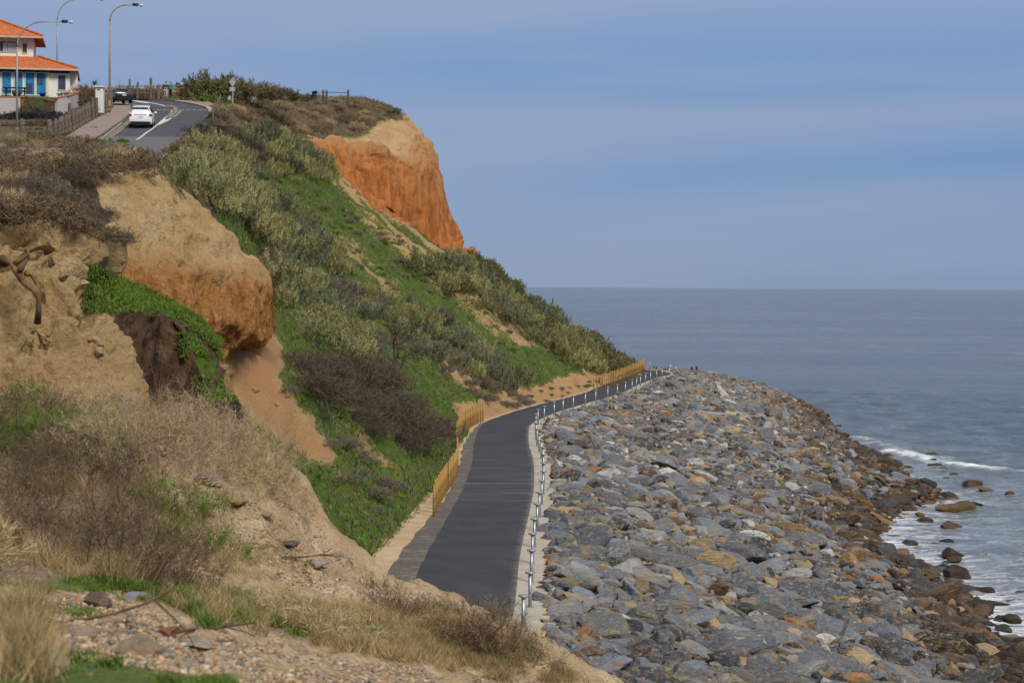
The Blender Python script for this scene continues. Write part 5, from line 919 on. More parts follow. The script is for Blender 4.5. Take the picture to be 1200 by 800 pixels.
# terrace and garden walls
def wall_run(pts, h, lab, name='garden_wall', cope=True, th=.3, mat=None):
    P0 = np.array(pts[0]); e_ = empty(name, P0); tag(e_, lab, 'wall'); m_ = MB(); c_ = MB()
    for a, b in zip(pts[:-1], pts[1:]):
        a, b = np.array(a)-P0, np.array(b)-P0; d_ = b-a; L_ = np.hypot(d_[0], d_[1]); n_ = np.array([-d_[1], d_[0], 0])/L_*th/2; q = [a-n_, b-n_, b+n_, a+n_]
        for mm, z0, z1 in ((m_, -1.2, h), (c_, h, h+.09)):
            k_ = 1 if mm is m_ else 1.3; mm.add([tuple((p-(a+b)/2)*k_+(a+b)/2+[0, 0, z0]) for p in q]+[tuple((p-(a+b)/2)*k_+(a+b)/2+[0, 0, z1]) for p in q], [[0, 1, 2, 3], [4, 7, 6, 5], [0, 4, 5, 1], [1, 5, 6, 2], [2, 6, 7, 3], [3, 7, 4, 0]])
    m_.build('wall_face', mat or M_STONEW, e_)
    if cope: c_.build('coping', M_BRICK, e_)
    return e_
wall_run([U(-60, 127, 181), U(-10, 127, 181), U(24, 127, 181.3)], .95, 'pale garden wall below the terrace at the left edge of the view')
wall_run([U(66, 129, 178), U(80, 126, 179.5), U(90, 122, 182.5), U(92, 118, 186)], 1.0, 'curving grey garden wall with brick coping under the small window')
wall_run([U(26, 120, 182.5), U(50, 119, 182), U(67, 122, 179.5)], .18, 'low tan stone step wall between the two garden walls', mat=plain('tan_stone', (.36, .24, .12), .9, 0, .3, 3))
ter = MB().add([tuple(U(x, y, Y)+[0, 0, dz]) for dz in (0, -1.4) for x, y, Y in ((-90, 113.3, 182.5), (25, 113.3, 182.4), (66, 116, 180.8), (88, 115, 183.5), (93, 113, 190), (-90, 108, 190))], [[0, 1, 2, 3, 4, 5], [6, 7, 8, 9, 10, 11][::-1], [0, 6, 7, 1], [1, 7, 8, 2], [2, 8, 9, 3], [3, 9, 10, 4]]).build('terrace', plain('terrace_lawn', (.12, .13, .05), .95, 0, .3, 2)); tag(ter, kind='structure')
M_TAB = plain('table_timber', (.05, .04, .035), .8)
tb = U(18, 113, 182.6); e_ = empty('picnic_table', tb, .1); tag(e_, 'dark timber picnic table on the terrace before the blue doors', 'table'); MB().box((0, 0, .74), (2.1, .8, .06)).build('tabletop', M_TAB, e_)
for s in (-1, 1): MB().box((0, s*.72, .45), (2.1, .26, .05)).build('bench_seat', M_TAB, e_); MB().tube([(s*.8, -.55, 0), (s*.8, .35, .72)], .04, 5).tube([(s*.8, .55, 0), (s*.8, -.35, .72)], .04, 5).box((s*.8, 0, .42), (.08, 1.6, .07)).build('leg_frame', M_TAB, e_)
pt = MB().lathe(U(50, 113.2, 183.4), [(.2, 0), (.3, .22), (.34, .3), (.27, .3), (.25, .2)], 14).build('plant_pot', plain('cobalt_glaze', (.01, .02, .20), .3), None, True); tag(pt, 'dark blue glazed pot in front of the last blue door', 'plant pot')
pt = MB().lathe(U(19.5, 113.2, 181.9), [(.25, 0), (.42, .25), (.4, .45), (.3, .45)], 14).build('plant_pot', M_TAB, None, True); tag(pt, 'round dark pot below the picnic table beside the lamp pole', 'plant pot')
# gate pillar
gpil = empty('gate_pillar', U(117, 124, 176)); tag(gpil, 'white square gate pillar with red cap beside the black car', 'pillar'); MB().box((0, 0, .45), (.66, .66, 2.2), 0, .97).build('shaft', M_WALL, gpil, bevel=.02); MB().box((0, 0, 1.6), (.9, .9, .1)).build('cap', M_WALL, gpil); MB().box((-.02, -.36, 1.4), (.22, .05, .16)).build('plaque', M_BRICK, gpil)
# timber bollards along the footway
M_BOLL = plain('weathered_bollard', (.20, .16, .12), .95, 0, .35, 5, .8)
bl = [(26.5, 161, .062, 1.3), (58, 163, .0, 1.35), (65.5, 160.5, 0, 1.3), (69.5, 158.5, 0, 1.3), (73.5, 156.5, 0, 1.3), (77.5, 154.5, 0, 1.3), (81.5, 152, 0, 2.0), (86.5, 150, 0, 1.5), (90, 148.3, 0, 1.3), (94, 146, 0, 1.3), (97.5, 143.6, 0, 1.3), (101, 141.6, 0, 1.4), (104.5, 139.5, 0, 1.4), (109.5, 137.5, 0, 1.7), (113.5, 135.3, 0, 1.5), (117.5, 133.6, 0, 1.4), (121, 131.8, 0, 1.4), (124.5, 130, 0, 1.4), (127.5, 128.3, 0, 1.4), (130.5, 126.8, 0, 1.4)]
for k, (px, py, _, h) in enumerate(bl):
    p = GP(px, py, .1); s = .15 if k > 1 else .2; o = MB().tube([(0, 0, -.3), (rng.normal(0, .02), 0, h*.5), (rng.normal(0, .03), 0, h*.92), (0, 0, h)], [s, s*.97, s*.92, s*.75], 7).build('timber_bollard', M_BOLL, None, False, p); tag(o, 'rough grey timber bollard beside the footway, %s from the left' % ordinal(k+1), 'bollard', 'timber bollards along the footway')
for k, (px, py, h, s) in enumerate(((185.5, 115.3, 1.45, .2), (207, 115.6, .75, .22), (213, 115.4, .7, .22), (176.8, 113.5, 2.0, .14), (161.5, 113.5, 1.6, .1), (152, 113.5, 1.9, .1))):
    p = U(px, py, 219); o = MB().tube([(0, 0, -.3), (0, 0, h*.9), (0, 0, h)], [s, s, s*.8], 8).build('timber_post', M_BOLL, None, False, p); tag(o, ['tall pale bollard left of the two walkers', 'first short stump right of the two walkers', 'second short stump right of the two walkers', 'tall fence post in the scrub left of the pale bollard', 'thin middle fence post in the scrub', 'thin left fence post in the scrub'][k], 'post')
# garden planting
for k, (px, py, Y, s, hs, pr_, lb) in enumerate([(8, 140, 172, 1.3, .55, LAV, 'dark lavender mound at the left edge below the garden wall'), (26, 138, 173, 1.4, .6, LAV, 'dark lavender mound behind the left street lamp'), (44, 137, 173, 1.4, .6, LAV, 'dark lavender mound in the middle of the garden bed'), (60, 139, 172, 1.4, .65, LAV, 'dark lavender mound left of the tall bollard'), (72, 141, 170, 1.2, .65, LAV, 'dark lavender mound at the right end of the bed'), (35, 130, 177, 1.1, .7, BRN, 'rust-brown shrub behind the lavender'), (49, 148, 164, 1.5, .5, BRN, 'brown-topped mound in front of the lavender'), (45, 155, 160, 1.4, .35, GRN, 'bright green groundcover mound between the first two bollards'), (15, 150, 164, 1.4, .4, BRN, 'brown groundcover left of the street lamp'), (88, 134, 176, 1.0, .5, GRN, 'small green shrub behind the middle bollards'), (99, 116, 184, 1.3, 1.2, BRN, 'dark shrub at the right corner of the house'), (104, 124, 180, 1.0, 1.0, OLV, 'olive shrub left of the gate pillar'), (97, 130, 178, .9, .7, HTH, 'grey shrub between garden wall and bollards'), (77, 111.5, 183, .8, .5, BRN, 'dry potted shrub under the small window'), (110, 130, 176, .8, .8, STR, 'straw grass clump below the gate pillar')]):
    o = link('garden_shrub', pr_[k % len(pr_)]); o.location = U(px, py, Y)-np.array([0, 0, .1]); o.scale = (s, s*.9, s*hs); o.rotation_euler = (0, 0, k); tag(o, lb, 'shrub')
cb = U(110.5, 112, 186); e_ = empty('cabbage_palm', cb); tag(e_, 'spiky cabbage palm between the house and the black car', 'palm'); MB().tube([(0, 0, -.6), (.03, 0, .6), (0, 0, 1.0)], [.09, .07, .06], 7).build('trunk', M_BARK, e_, True); r = np.random.default_rng(4); L = Leaves()
for k in range(90):
    d = r.normal(size=3); d[2] = abs(d[2])*.8-.15; d /= np.linalg.norm(d); sd = np.cross(d, [0, 0, 1]); sd /= np.linalg.norm(sd)+1e-9; p0 = np.array([[0, 0, 1.0]]); L.tris(p0-sd*.03, p0+sd*.03, p0+d*.62, np.array([r.random()]))
link('crown', L.mesh('crown', M_GREEN), e_)
# ------------------------------------------------------------------ vehicles
M_TYRE = NT('tyre_rubber').out((.015, .015, .016), .8); M_RIM = plain('wheel_alloy', (.45, .46, .48), .3, .8); M_CGLASS = NT('car_glass').out((.008, .010, .013), .08); M_RED = NT('tail_light').out((.45, .02, .015), .2); M_TRIM = NT('black_trim').out((.012, .012, .013), .5); M_PLATE = plain('number_plate', (.6, .6, .56), .5)
def car_paint(name, c): t = NT(name); t.b.inputs['Coat Weight'].default_value = .6; return t.out(c, .28)
def car(name, loc, rz, paint, lab, suv=True, pitch=0):
    e_ = empty(name, loc); e_.rotation_euler = (pitch, 0, rz); tag(e_, lab, 'car'); Ln, W, H = (4.55, 1.80, 1.66) if suv else (4.8, 1.80, 1.44)
    # side outline stations (y along car, rear = -): y, belt height, roof height, roof half width, body half width, sill
    if suv: ST = [(-2.26, .82, .86, .72, .80, .42), (-2.2, 1.02, 1.06, .70, .86, .30), (-2.05, 1.08, 1.32, .64, .89, .26), (-1.75, 1.08, 1.60, .60, .90, .25), (-1.0, 1.07, 1.66, .62, .90, .22), (0, 1.04, 1.66, .62, .90, .22), (.55, 1.02, 1.57, .60, .90, .22), (1.15, 1.0, 1.16, .68, .90, .22), (1.5, .96, 1.0, .74, .89, .24), (2.05, .84, .88, .70, .84, .26), (2.28, .60, .66, .62, .74, .34)]
    else: ST = [(-2.38, .80, .84, .70, .78, .40), (-2.3, .98, 1.02, .70, .85, .28), (-1.75, 1.0, 1.04, .68, .89, .24), (-1.1, .98, 1.34, .58, .90, .2), (-.5, .97, 1.43, .58, .90, .2), (.2, .96, 1.42, .58, .90, .2), (.75, .94, 1.22, .62, .90, .2), (1.15, .93, .98, .68, .90, .2), (1.6, .86, .9, .72, .88, .24), (2.1, .76, .8, .68, .82, .26), (2.38, .56, .6, .6, .72, .34)]
    V = []; m_ = len(ST)
    for y, bh, rh, rw_, bw, sl in ST:
        for x, z in ((bw*.90, sl), (bw, sl+.12), (bw, (sl+bh)/2), (bw*.97, bh), (rw_, rh-.04), (rw_*.85, rh)): V.append((x, y, z))
        for x, z in ((-rw_*.85, rh), (-rw_, rh-.04), (-bw*.97, bh), (-bw, (sl+bh)/2), (-bw, sl+.12), (-bw*.90, sl)): V.append((x, y, z))
    n = 12; F = [[i*n+k, i*n+(k+1) % n, (i+1)*n+(k+1) % n, (i+1)*n+k] for i in range(m_-1) for k in range(n)]+[list(range(n))[::-1], [(m_-1)*n+k for k in range(n)]]
    body = MB().add(V, F).build('body', paint, e_, True); s_ = body.modifiers.new('round', 'BEVEL'); s_.width = .03; s_.segments = 2; s_.limit_method = 'ANGLE'; s_.angle_limit = .5
    # glass: rear, windscreen, sides, each set just proud
    def quad(name, P, mat, off): 
        P = np.array(P, float); nn = np.cross(P[1]-P[0], P[2]-P[0]); nn /= np.linalg.norm(nn); o_ = np.array(off, float); nn = nn if nn@o_ > 0 else -nn; Q = P+nn*.022; k = len(P); return MB().add(list(P-nn*.01)+list(Q), [list(range(k)), [k+i for i in range(k)][::-1]]+[[i, (i+1) % k, k+(i+1) % k, k+i] for i in range(k)]).build(name, mat, e_)
    if suv:
        quad('rear_window', [(-.72, -2.115, 1.12), (.72, -2.115, 1.12), (.58, -1.845, 1.52), (-.58, -1.845, 1.52)], M_CGLASS, (0, -1, .3)); quad('windscreen', [(-.66, 1.08, 1.18), (.66, 1.08, 1.18), (.56, .6, 1.52), (-.56, .6, 1.52)], M_CGLASS, (0, 1, .5))
        for s in (-1, 1):
            for y0, y1 in ((-1.7, -1.05), (-.95, -.1), (0, .75)): quad('side_window', [(s*.865, y0, 1.12), (s*.865, y1, 1.1), (s*.66, min(y1, .55), 1.53), (s*.66, y0+.05, 1.53)], M_CGLASS, (s, 0, .2))
            MB().tube([(s*.56, -1.6, 1.67), (s*.56, -1.5, 1.72), (s*.56, .3, 1.72), (s*.56, .45, 1.66)], .022, 6).build('roof_rail', M_RIM, e_, True)
            MB().box((s*.77, -2.2, .98), (.24, .16, .2), 0, .85).build('tail_light', M_RED, e_, bevel=.02)
            MB().box((s*.7, -2.262, .45), (.16, .04, .08)).build('reflector', M_RED, e_)
        MB().box((0, -2.235, .36), (1.5, .14, .26), 0, .96).build('bumper', M_TRIM, e_, bevel=.02); MB().box((0, -2.215, 1.0), (.9, .06, .05)).build('trim_strip', M_RIM, e_); MB().box((0, -2.262, .83), (.38, .02, .12)).build('number_plate', M_PLATE, e_); MB().box((0, -1.98, 1.62), (1.16, .3, .04)).build('spoiler', paint, e_)
    else:
        quad('rear_window', [(-.62, -1.66, 1.05), (.62, -1.66, 1.05), (.54, -1.15, 1.33), (-.54, -1.15, 1.33)], M_CGLASS, (0, -1, .6)); quad('windscreen', [(-.64, 1.1, 1.0), (.64, 1.1, 1.0), (.54, .5, 1.34), (-.54, .5, 1.34)], M_CGLASS, (0, 1, .5))
        for s in (-1, 1):
            for y0, y1 in ((-1.05, -.25), (-.15, .75)): quad('side_window', [(s*.86, y0-.1, 1.02), (s*.86, y1+.1, 1.0), (s*.62, min(y1, .4), 1.32), (s*.62, y0+.1, 1.32)], M_CGLASS, (s, 0, .2))
            MB().box((s*.68, -2.3, .84), (.32, .14, .16), 0, .9).build('tail_light', M_RED, e_, bevel=.02)
        MB().box((0, -2.37, .4), (1.5, .1, .2)).build('bumper', M_TRIM, e_); MB().box((0, -2.38, .74), (.38, .02, .12)).build('number_plate', M_PLATE, e_)
    yw = 1.32 if suv else 1.4
    for sx_ in (-1, 1):
        MB().box((sx_*1.0, .95 if suv else .85, 1.08), (.2, .1, .14)).build('mirror', paint, e_, bevel=.02)
        for sy in (-1, 1):
            w_ = MB().lathe((sx_*.82, sy*yw, .34), [(.24, -.11), (.32, -.11), (.345, -.07), (.345, .07), (.32, .11), (.24, .11)], 22, 0).build('wheel', M_TYRE, e_, True); MB().lathe((sx_*.84, sy*yw, .34), [(.05, -.105), (.23, -.1), (.235, .1), (.06, .1)], 16, 0).build('rim', M_RIM, w_, True)
    return e_
cp = GP(160.5, 150.5, .125); pit = math.atan(.12)
car('parked_car', cp+np.array([0, 2.2, .3]), R(7), car_paint('white_car_paint', (.72, .73, .72)), 'white estate car seen from behind, driving up the clifftop road', True, pit); bpy.data.objects['parked_car'].name = 'moving_car'
bp_ = U(133.5, 118.6, 193); bp_[2] = max(zp(193)[0]+.12, bp_[2]-.1); car('black_car', bp_+np.array([0, 2.2, .1]), R(24), car_paint('black_car_paint', (.006, .007, .011)), 'black sedan seen from behind at the bend, partly hidden by the lamp pole', False, R(4))
# ------------------------------------------------------------------ walkers
def skin(name, verts, edges, rad, mat, parent, sub=1, root=0):
    me = bpy.data.meshes.new(name); me.from_pydata(verts, edges, []); o = link(name, me, parent); sk = o.modifiers.new('skin', 'SKIN'); 
    for i, r_ in enumerate(rad): me.skin_vertices[0].data[i].radius = (r_, r_) if np.isscalar(r_) else r_
    me.skin_vertices[0].data[root].use_root = True; sk.use_smooth_shade = True; s_ = o.modifiers.new('sub', 'SUBSURF'); s_.levels = sub; s_.render_levels = sub; me.materials.append(mat); return o
M_SKIN = plain('skin', (.45, .27, .19), .6); M_HAIRG = plain('grey_brown_hair', (.14, .11, .09), .9); M_HAIRB = plain('fair_hair', (.35, .26, .16), .9)
def walker(loc, rz, top, legs, hair, lab, H=1.72):
    e_ = empty('person', loc, rz); tag(e_, lab, 'person', 'walkers on the far footway'); k = H/1.72
    v = [(0, 0, .95), (0, 0, 1.15), (0, .01, 1.38), (0, .0, 1.48), (0, -.01, 1.60), (0, -.01, 1.70)]; ed = [(0, 1), (1, 2), (2, 3), (3, 4), (4, 5)]; rd = [.13, .13, .13, .055, .095, .07]
    def chain(st_, pts, rs):
        a = st_
        for p, r_ in zip(pts, rs): v.append(p); rd.append(r_); ed.append((a, len(v)-1)); a = len(v)-1
        return a
    for s in (-1, 1):
        chain(0, [(s*.09, 0, .88), (s*.10, -.10*s, .50), (s*.10, -.14*s+.06, .09), (s*.10, -.14*s-.08, .04)], [.095, .062, .045, .04])
        hnd = chain(2, [(s*.17, 0, 1.38), (s*.235, .05*s, 1.12), (s*.24, .02*s-.08, .88), (s*.24, .02*s-.10, .82)], [.06, .045, .032, .034])
        for j in range(4): chain(hnd, [(s*.24, .02*s-.125+.018*j, .78), (s*.235, .02*s-.13+.018*j, .735)], [.010, .008])
        chain(hnd, [(s*.215, .02*s-.13, .80), (s*.205, .02*s-.14, .77)], [.011, .009])
    v = [(a*k, b*k, c*k) for a, b, c in v]; skin('body', v, ed, [q*k for q in rd], M_SKIN, e_, 2)
    jv = [(0, 0, .84), (0, 0, 1.0), (0, 0, 1.2), (0, .005, 1.40), (-.17, 0, 1.38), (-.235, -.05, 1.12), (-.24, -.10, .91), (.17, 0, 1.38), (.235, .05, 1.12), (.24, -.06, .91)]; skin('jacket', [(a*k, b*k, c*k) for a, b, c in jv], [(0, 1), (1, 2), (2, 3), (3, 4), (4, 5), (5, 6), (3, 7), (7, 8), (8, 9)], [(.19, .13), (.18, .13), (.17, .13), (.15, .11), .08, .065, .052, .08, .065, .052], top, e_, 2)
    tv = [(0, 0, .92), (-.09, 0, .84), (-.10, .10, .50), (-.10, .19, .14), (.09, 0, .84), (.10, -.10, .50), (.10, -.09, .14)]; skin('trousers', [(a*k, b*k, c*k) for a, b, c in tv], [(0, 1), (1, 2), (2, 3), (0, 4), (4, 5), (5, 6)], [.14, .105, .08, .07, .105, .08, .07], legs, e_, 2)
    for s, y in ((-1, .14), (1, -.14)): MB().box((s*.10*k, y-.03, .05), (.10, .27, .10), 0, .8).build('shoe', M_TRIM, e_, bevel=.02)
    MB().lathe((0, .012, 1.655*k), [(.075, -.06), (.108, -.02), (.11, .04), (.08, .09), (.02, .115)], 12).build('hair', hair, e_, True)
    for s in (-1, 1): MB().lathe((s*.032, -.10, 1.645*k), [(.004, -.012), (.012, 0), (.004, .012)], 8, 1).build('eye', M_TRIM, e_, True)
    MB().tube([(0, -.095, 1.655*k), (0, -.122, 1.61*k), (0, -.1, 1.60*k)], [.010, .016, .012], 6).build('nose', M_SKIN, e_, True); MB().box((0, -.097, 1.565*k), (.045, .012, .010)).build('mouth', plain('lips', (.35, .12, .1), .6), e_)
pz = lambda px, py, Y: U(px, py, Y)
walker(pz(194.3, 116, 213), R(10), plain('charcoal_jacket', (.018, .018, .024), .85), plain('pale_trousers', (.42, .39, .36), .9), M_HAIRG, 'walker in a dark jacket and pale trousers', 1.78)
walker(pz(199.8, 114.6, 214.5), R(-14), plain('teal_jacket', (.0, .24, .29), .8), plain('black_trousers', (.015, .015, .018), .9), M_HAIRB, 'walker in a bright teal jacket and black trousers', 1.68)
# ------------------------------------------------------------------ headland furniture
M_ALU = plain('sign_back', (.40, .41, .40), .5, .3)
sp_ = U(272.5, 119, 206); e_ = empty('road_sign', sp_); tag(e_, 'grey back of a diamond road sign with smaller plate on a pole', 'road sign'); MB().tube([(0, 0, -.4), (0, 0, 2.3)], .04, 8).build('pole', M_ALU, e_); a = .34
MB().add([(0, -.05, 1.45), (a, -.05, 1.93), (0, -.05, 2.42), (-a, -.05, 1.93), (0, -.035, 1.45), (a, -.035, 1.93), (0, -.035, 2.42), (-a, -.035, 1.93)], [[0, 1, 2, 3], [7, 6, 5, 4], [0, 4, 5, 1], [1, 5, 6, 2], [2, 6, 7, 3], [3, 7, 4, 0]]).build('diamond_plate', M_ALU, e_); MB().box((0, -.045, 1.22), (.55, .015, .42)).build('distance_plate', M_ALU, e_); MB().box((.05, .03, .5), (.06, .05, 1.2)).box((-.3, 0, .35), (.3, .04, .4)).build('lower_plate', M_ALU, e_)
def rail(pts, hs, lab, name, railz, mat=M_BOLL, rad=.12):
    b = np.array(pts[0]); e_ = empty(name, b); tag(e_, lab, 'fence'); P = [np.array(p)-b for p in pts]
    for p, h in zip(P, hs): MB().tube([p-[0, 0, .4], p+[0, 0, h*.95], p+[0, 0, h]], [rad, rad, rad*.8], 8).build('post', mat, e_)
    for z in railz: MB().tube([P[0]+[0, 0, z], P[-1]+[0, 0, z]], .045, 6).build('rail', mat, e_)
    return e_
rail([U(378.8, 118, 240), U(382.8, 118, 240), U(408, 118, 242)], [1.25, 1.2, 1.25], 'dark timber post and rail barrier on the headland skyline', 'rail_fence', [.95], plain('dark_rail_timber', (.11, .08, .06), .9)); MB().tube([(-1.5, 0, .98), (0, 0, .95)], .04, 6).build('rail', M_BOLL, bpy.data.objects['rail_fence'])
bb = U(366.5, 116.5, 239); e_ = empty('park_bench', bb, R(-60)); tag(e_, 'small dark bench left of the timber barrier on the skyline', 'bench'); MB().box((0, 0, .45), (1.3, .42, .05)).build('seat', M_TAB, e_); MB().box((0, .22, .78), (1.3, .05, .4)).build('backrest', M_TAB, e_)
for s in (-1, 1): MB().box((s*.5, 0, .22), (.07, .4, .44)).build('leg', M_TAB, e_)
rail([U(249.5, 137, 176)+[0, 0, -.5], U(255, 129, 184)+[0, 0, -.2], U(258, 126, 190)], [1.3, 1.3, 1.2], 'weathered post fence at the right edge of the road', 'roadside_fence', [.7, 1.05], M_BOLL, .08)
scr = [U(x, 114.5, 226) for x in (140, 150, 160, 170, 180, 190, 215, 225)]; rail(scr, [1.4]*8, 'thin post and wire fence in front of the scrub across the road', 'scrub_fence', [.5, .9, 1.25], M_BOLL, .05)
# ------------------------------------------------------------------ sea
def axis_pts(a, b, st, lim):
    c = list(np.arange(a, b, st)); k = st*2; x = a
    L = []
    while x > -lim: x -= k; k *= 1.25; L.append(x)
    k = st*2; x = b; Rr = []
    while x < lim: Rr.append(x); x += k; k *= 1.25
    Rr.append(lim); return np.array(L[::-1]+c+Rr)
xs = axis_pts(8, 82, .45, 30000); ys = axis_pts(56, 330, .5, 30000); X, Y = np.meshgrid(xs, ys, indexing='ij'); P = np.stack([X, Y, X*0], -1).reshape(-1, 3)
dl = np.full(len(P), 60.0); near = (P[:, 0] > 0) & (P[:, 0] < 110) & (P[:, 1] > 40) & (P[:, 1] < 340)
Q = P[near][:, :2]; best = np.full(len(Q), 60.0)
for k in range(0, Tn-1):
    best = np.minimum(best, np.hypot(Q[:, 0]-te[k, 0], Q[:, 1]-te[k, 1]))
dl[near] = best; fade = np.clip((70-dl)/30, 0, 1)*near
sw = np.sin((P[:, 0]*.55+P[:, 1]*.22+fbm(P, (.05,)*3, 3, 62)*7)); wz = (fbm(P, (.35, .18, 1), 4, 61)*.30+sw*.10)*fade
br = np.exp(-((dl-np.interp(P[:, 1], [150, 200, 240], [30, 2.2, 3])-fbm(P, (.12,)*3, 3, 63)*3)/1.3)**2)*np.clip((P[:, 1]-178)/8, 0, 1)*np.clip((232-P[:, 1])/10, 0, 1)
b2 = np.exp(-((P[:, 1]-np.interp(P[:, 0], [36, 46, 60], [203, 196, 188]))/1.6)**2)*np.clip((P[:, 0]-34)/2, 0, 1)*np.clip((49-P[:, 0])/6, 0, 1)
wz += (br*.6+b2*.7)*.4*(.7+fbm(P, (.8,)*3, 3, 64)); P[:, 2] = wz
shore = np.interp(dl, [0, 3, 8, 15, 26], [.92, .62, .50, .32, 0])*np.interp(P[:, 1], [60, 120, 175, 215, 235, 260], [1.1, 1.05, .8, .45, .3, .2]); foam = np.clip(shore+br*.9*(.3+1.6*np.clip(fbm(P, (.16,)*3, 3, 66)+.2, 0, 1))+b2*.75*np.clip(fbm(P, (.14,)*3, 3, 67)*2+.35, 0, 1), 0, 1.6)
nx, ny = len(xs), len(ys); i = (np.arange(nx-1)[:, None]*ny+np.arange(ny-1)[None]).ravel(); F = np.stack([i, i+ny, i+ny+1, i+1], 1)
t = NT('sea_water'); v = t.pos(); fo = t.attr('foam')
dist = t.n('ShaderNodeVectorMath', _operation='LENGTH'); t.put(dist.inputs[0], v); D = dist.outputs['Value']
w1 = t.noise(t.sc(v, (.5, 1.0, 1)), .55, 6, .62, .4); w2 = t.noise(t.sc(v, (.35, 1.0, 1)), .12, 7, .62, .3); w3 = t.noise(t.sc(v, (.25, 1.0, 1)), .03, 8, .6, .2); w0 = t.noise(v, 2.6, 4, .6)
h = t.math('ADD', t.math('MULTIPLY', w1, 1.1), t.math('MULTIPLY', w2, 2.5)); h = t.math('ADD', h, t.math('MULTIPLY', w3, 6.0)); h = t.math('ADD', h, t.math('MULTIPLY', w0, .14)); h = t.math('ADD', h, t.math('MULTIPLY', t.noise(t.sc(v, (.4, 1.0, 1)), .28, 5, .6, .3), 1.0))
fn = t.noise(t.sc(v, (.8, 1.3, 1)), 1.1, 8, .72, 1.2); fn2 = t.noise(t.sc(v, (.5, 1.2, 1)), .35, 6, .65, .8)
fm = t.math('ADD', fo, t.math('ADD', t.math('MULTIPLY', t.math('SUBTRACT', fn, .5), 1.8), t.math('MULTIPLY', t.math('SUBTRACT', fn2, .5), 1.4)))
fmask = t.math('MULTIPLY', t.ramp(fm, .62, 1.05), t.ramp(fo, .02, .2))
patch = t.noise(t.sc(v, (.25, 1, 1)), .012, 6, .6); deep = t.mix(t.ramp(patch, 0.40, .60), (.115, .135, .165), (.165, .185, .215))
shal = t.ramp(D, 420, 170); base = t.mix(shal, deep, (.075, .125, .135)); base = t.mix(t.ramp(fo, .05, .8, 0, .75), base, (.44, .44, .47))
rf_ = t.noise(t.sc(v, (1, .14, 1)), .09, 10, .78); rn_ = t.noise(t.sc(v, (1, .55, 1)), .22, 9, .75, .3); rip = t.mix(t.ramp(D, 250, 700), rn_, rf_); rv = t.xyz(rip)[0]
base = t.mix(t.ramp(rv, .40, .60, .55, 0), base, (.012, .022, .032)); base = t.mix(t.ramp(rv, .54, .68, 0, .35), base, (.24, .28, .33)); crough = t.ramp(rv, .4, .6, .08, .28)  # light and dark of the ripples painted into the water colour
caps = t.ramp(t.noise(t.sc(v, (.18, .55, 1)), .35, 5, .75), .735, .765); caps = t.math('MULTIPLY', caps, t.ramp(D, 5000, 400, .2, .8))
col = t.mix(fmask, base, (.74, .76, .77)); col = t.mix(caps, col, (.6, .63, .66))
M_SEA = t.out(col, t.math('ADD', crough, t.math('MULTIPLY', fmask, .5)), t.bump(h, 1.0, 1.0), IOR=1.333)
t.b.inputs['Specular IOR Level'].default_value = .5
SEA = link('sea', mesh_np('sea', P, F, M_SEA, True, {'foam': foam})); tag(SEA, kind='structure')

# ------------------------------------------------------------------ sky and sun
w = bpy.data.worlds.new('World'); scene.world = w; w.use_nodes = True; nt = w.node_tree; N = nt.nodes; L = nt.links; N.clear()
SUN_EL, SUN_AZ = R(42), R(150)          # azimuth clockwise from +Y (view direction): from behind, on the seaward side
sky = N.new('ShaderNodeTexSky'); sky.sky_type = 'NISHITA'; sky.sun_disc = False; sky.sun_elevation = SUN_EL; sky.sun_rotation = SUN_AZ
b1 = N.new('ShaderNodeBackground'); L.new(sky.outputs[0], b1.inputs[0]); b1.inputs[1].default_value = .10
tc = N.new('ShaderNodeTexCoord'); sx = N.new('ShaderNodeSeparateXYZ'); L.new(tc.outputs['Generated'], sx.inputs[0])
rp = N.new('ShaderNodeValToRGB'); L.new(sx.outputs[2], rp.inputs[0]); e = rp.color_ramp.elements
def lin(r, g, b): return tuple((c/255/12.92 if c <= 10 else ((c/255+.055)/1.055)**2.4) for c in (r, g, b))+(1,)
e[0].position = 0; e[0].color = lin(128, 152, 184); e[1].position = .03; e[1].color = lin(113, 147, 192)
for p, c in ((.075, lin(104, 141, 193)), (.115, lin(120, 150, 196)), (.15, lin(146, 164, 200)), (.3, lin(158, 170, 196)), (.6, lin(182, 190, 206)), (1, lin(195, 200, 210))):
    q = e.new(p); q.color = c
mp = N.new('ShaderNodeMapping'); mp.inputs['Scale'].default_value = (1.0, 1.0, 8); mp.inputs['Location'].default_value = (2.3, .9, .35); L.new(tc.outputs['Generated'], mp.inputs[0])
ns = N.new('ShaderNodeTexNoise'); ns.inputs['Scale'].default_value = 1.6; ns.inputs['Detail'].default_value = 7; ns.inputs['Roughness'].default_value = .5; ns.inputs['Distortion'].default_value = .5; L.new(mp.outputs[0], ns.inputs[0])
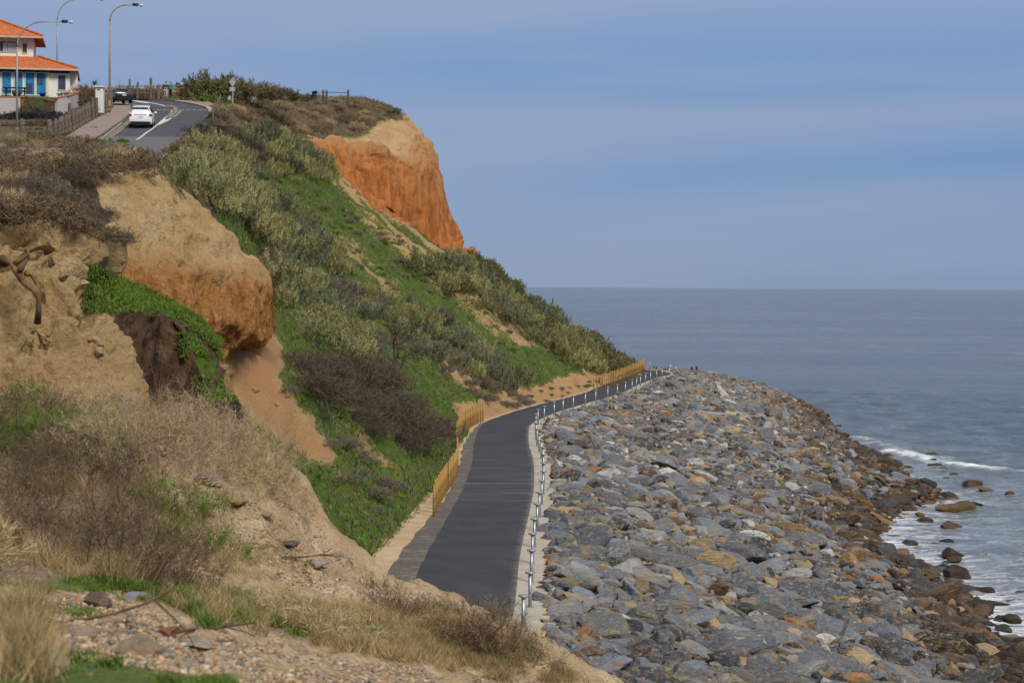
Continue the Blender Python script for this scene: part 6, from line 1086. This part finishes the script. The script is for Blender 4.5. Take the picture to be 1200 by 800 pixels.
mr = N.new('ShaderNodeMapRange'); L.new(ns.outputs[0], mr.inputs[0]); mr.inputs[1].default_value = .44; mr.inputs[2].default_value = .60; mr.inputs[4].default_value = .55
mx = N.new('ShaderNodeMix'); mx.data_type = 'RGBA'; L.new(mr.outputs[0], mx.inputs[0]); L.new(rp.outputs[0], mx.inputs[6]); mx.inputs[7].default_value = lin(156, 167, 195)
b2 = N.new('ShaderNodeBackground'); L.new(mx.outputs[2], b2.inputs[0]); b2.inputs[1].default_value = 1.0
ms = N.new('ShaderNodeMixShader'); ms.inputs[0].default_value = .88; L.new(b1.outputs[0], ms.inputs[1]); L.new(b2.outputs[0], ms.inputs[2])
wo = N.new('ShaderNodeOutputWorld'); L.new(ms.outputs[0], wo.inputs[0])
sd = bpy.data.lights.new('sun', 'SUN'); sd.energy = 3.4; sd.angle = R(16); sd.color = (1, .94, .84); so = bpy.data.objects.new('sun', sd); COL.objects.link(so)
dv = Vector((math.sin(SUN_AZ)*math.cos(SUN_EL), math.cos(SUN_AZ)*math.cos(SUN_EL), math.sin(SUN_EL))); so.rotation_euler = dv.to_track_quat('Z', 'Y').to_euler()

# ------------------------------------------------------------------ camera
cd = bpy.data.cameras.new('camera'); cam = bpy.data.objects.new('camera', cd); COL.objects.link(cam); cd.sensor_width = 36; cd.lens = 72; cd.dof.use_dof = True; cd.dof.focus_distance = 80; cd.dof.aperture_fstop = 4.5; cd.clip_start = .5; cd.clip_end = 60000
Mx = Matrix(((RT[0], UPV[0], -FWD[0], CAMP[0]), (RT[1], UPV[1], -FWD[1], CAMP[1]), (RT[2], UPV[2], -FWD[2], CAMP[2]), (0, 0, 0, 1))); cam.matrix_world = Mx; scene.camera = cam
scene.view_settings.view_transform = 'Standard'; scene.view_settings.look = 'None'; scene.view_settings.exposure = 0; scene.view_settings.gamma = 1
try: scene.view_settings.use_curve_mapping = False
except Exception: pass
scene.cycles.max_bounces = 5; scene.cycles.diffuse_bounces = 3; scene.cycles.glossy_bounces = 2; scene.cycles.transparent_max_bounces = 6
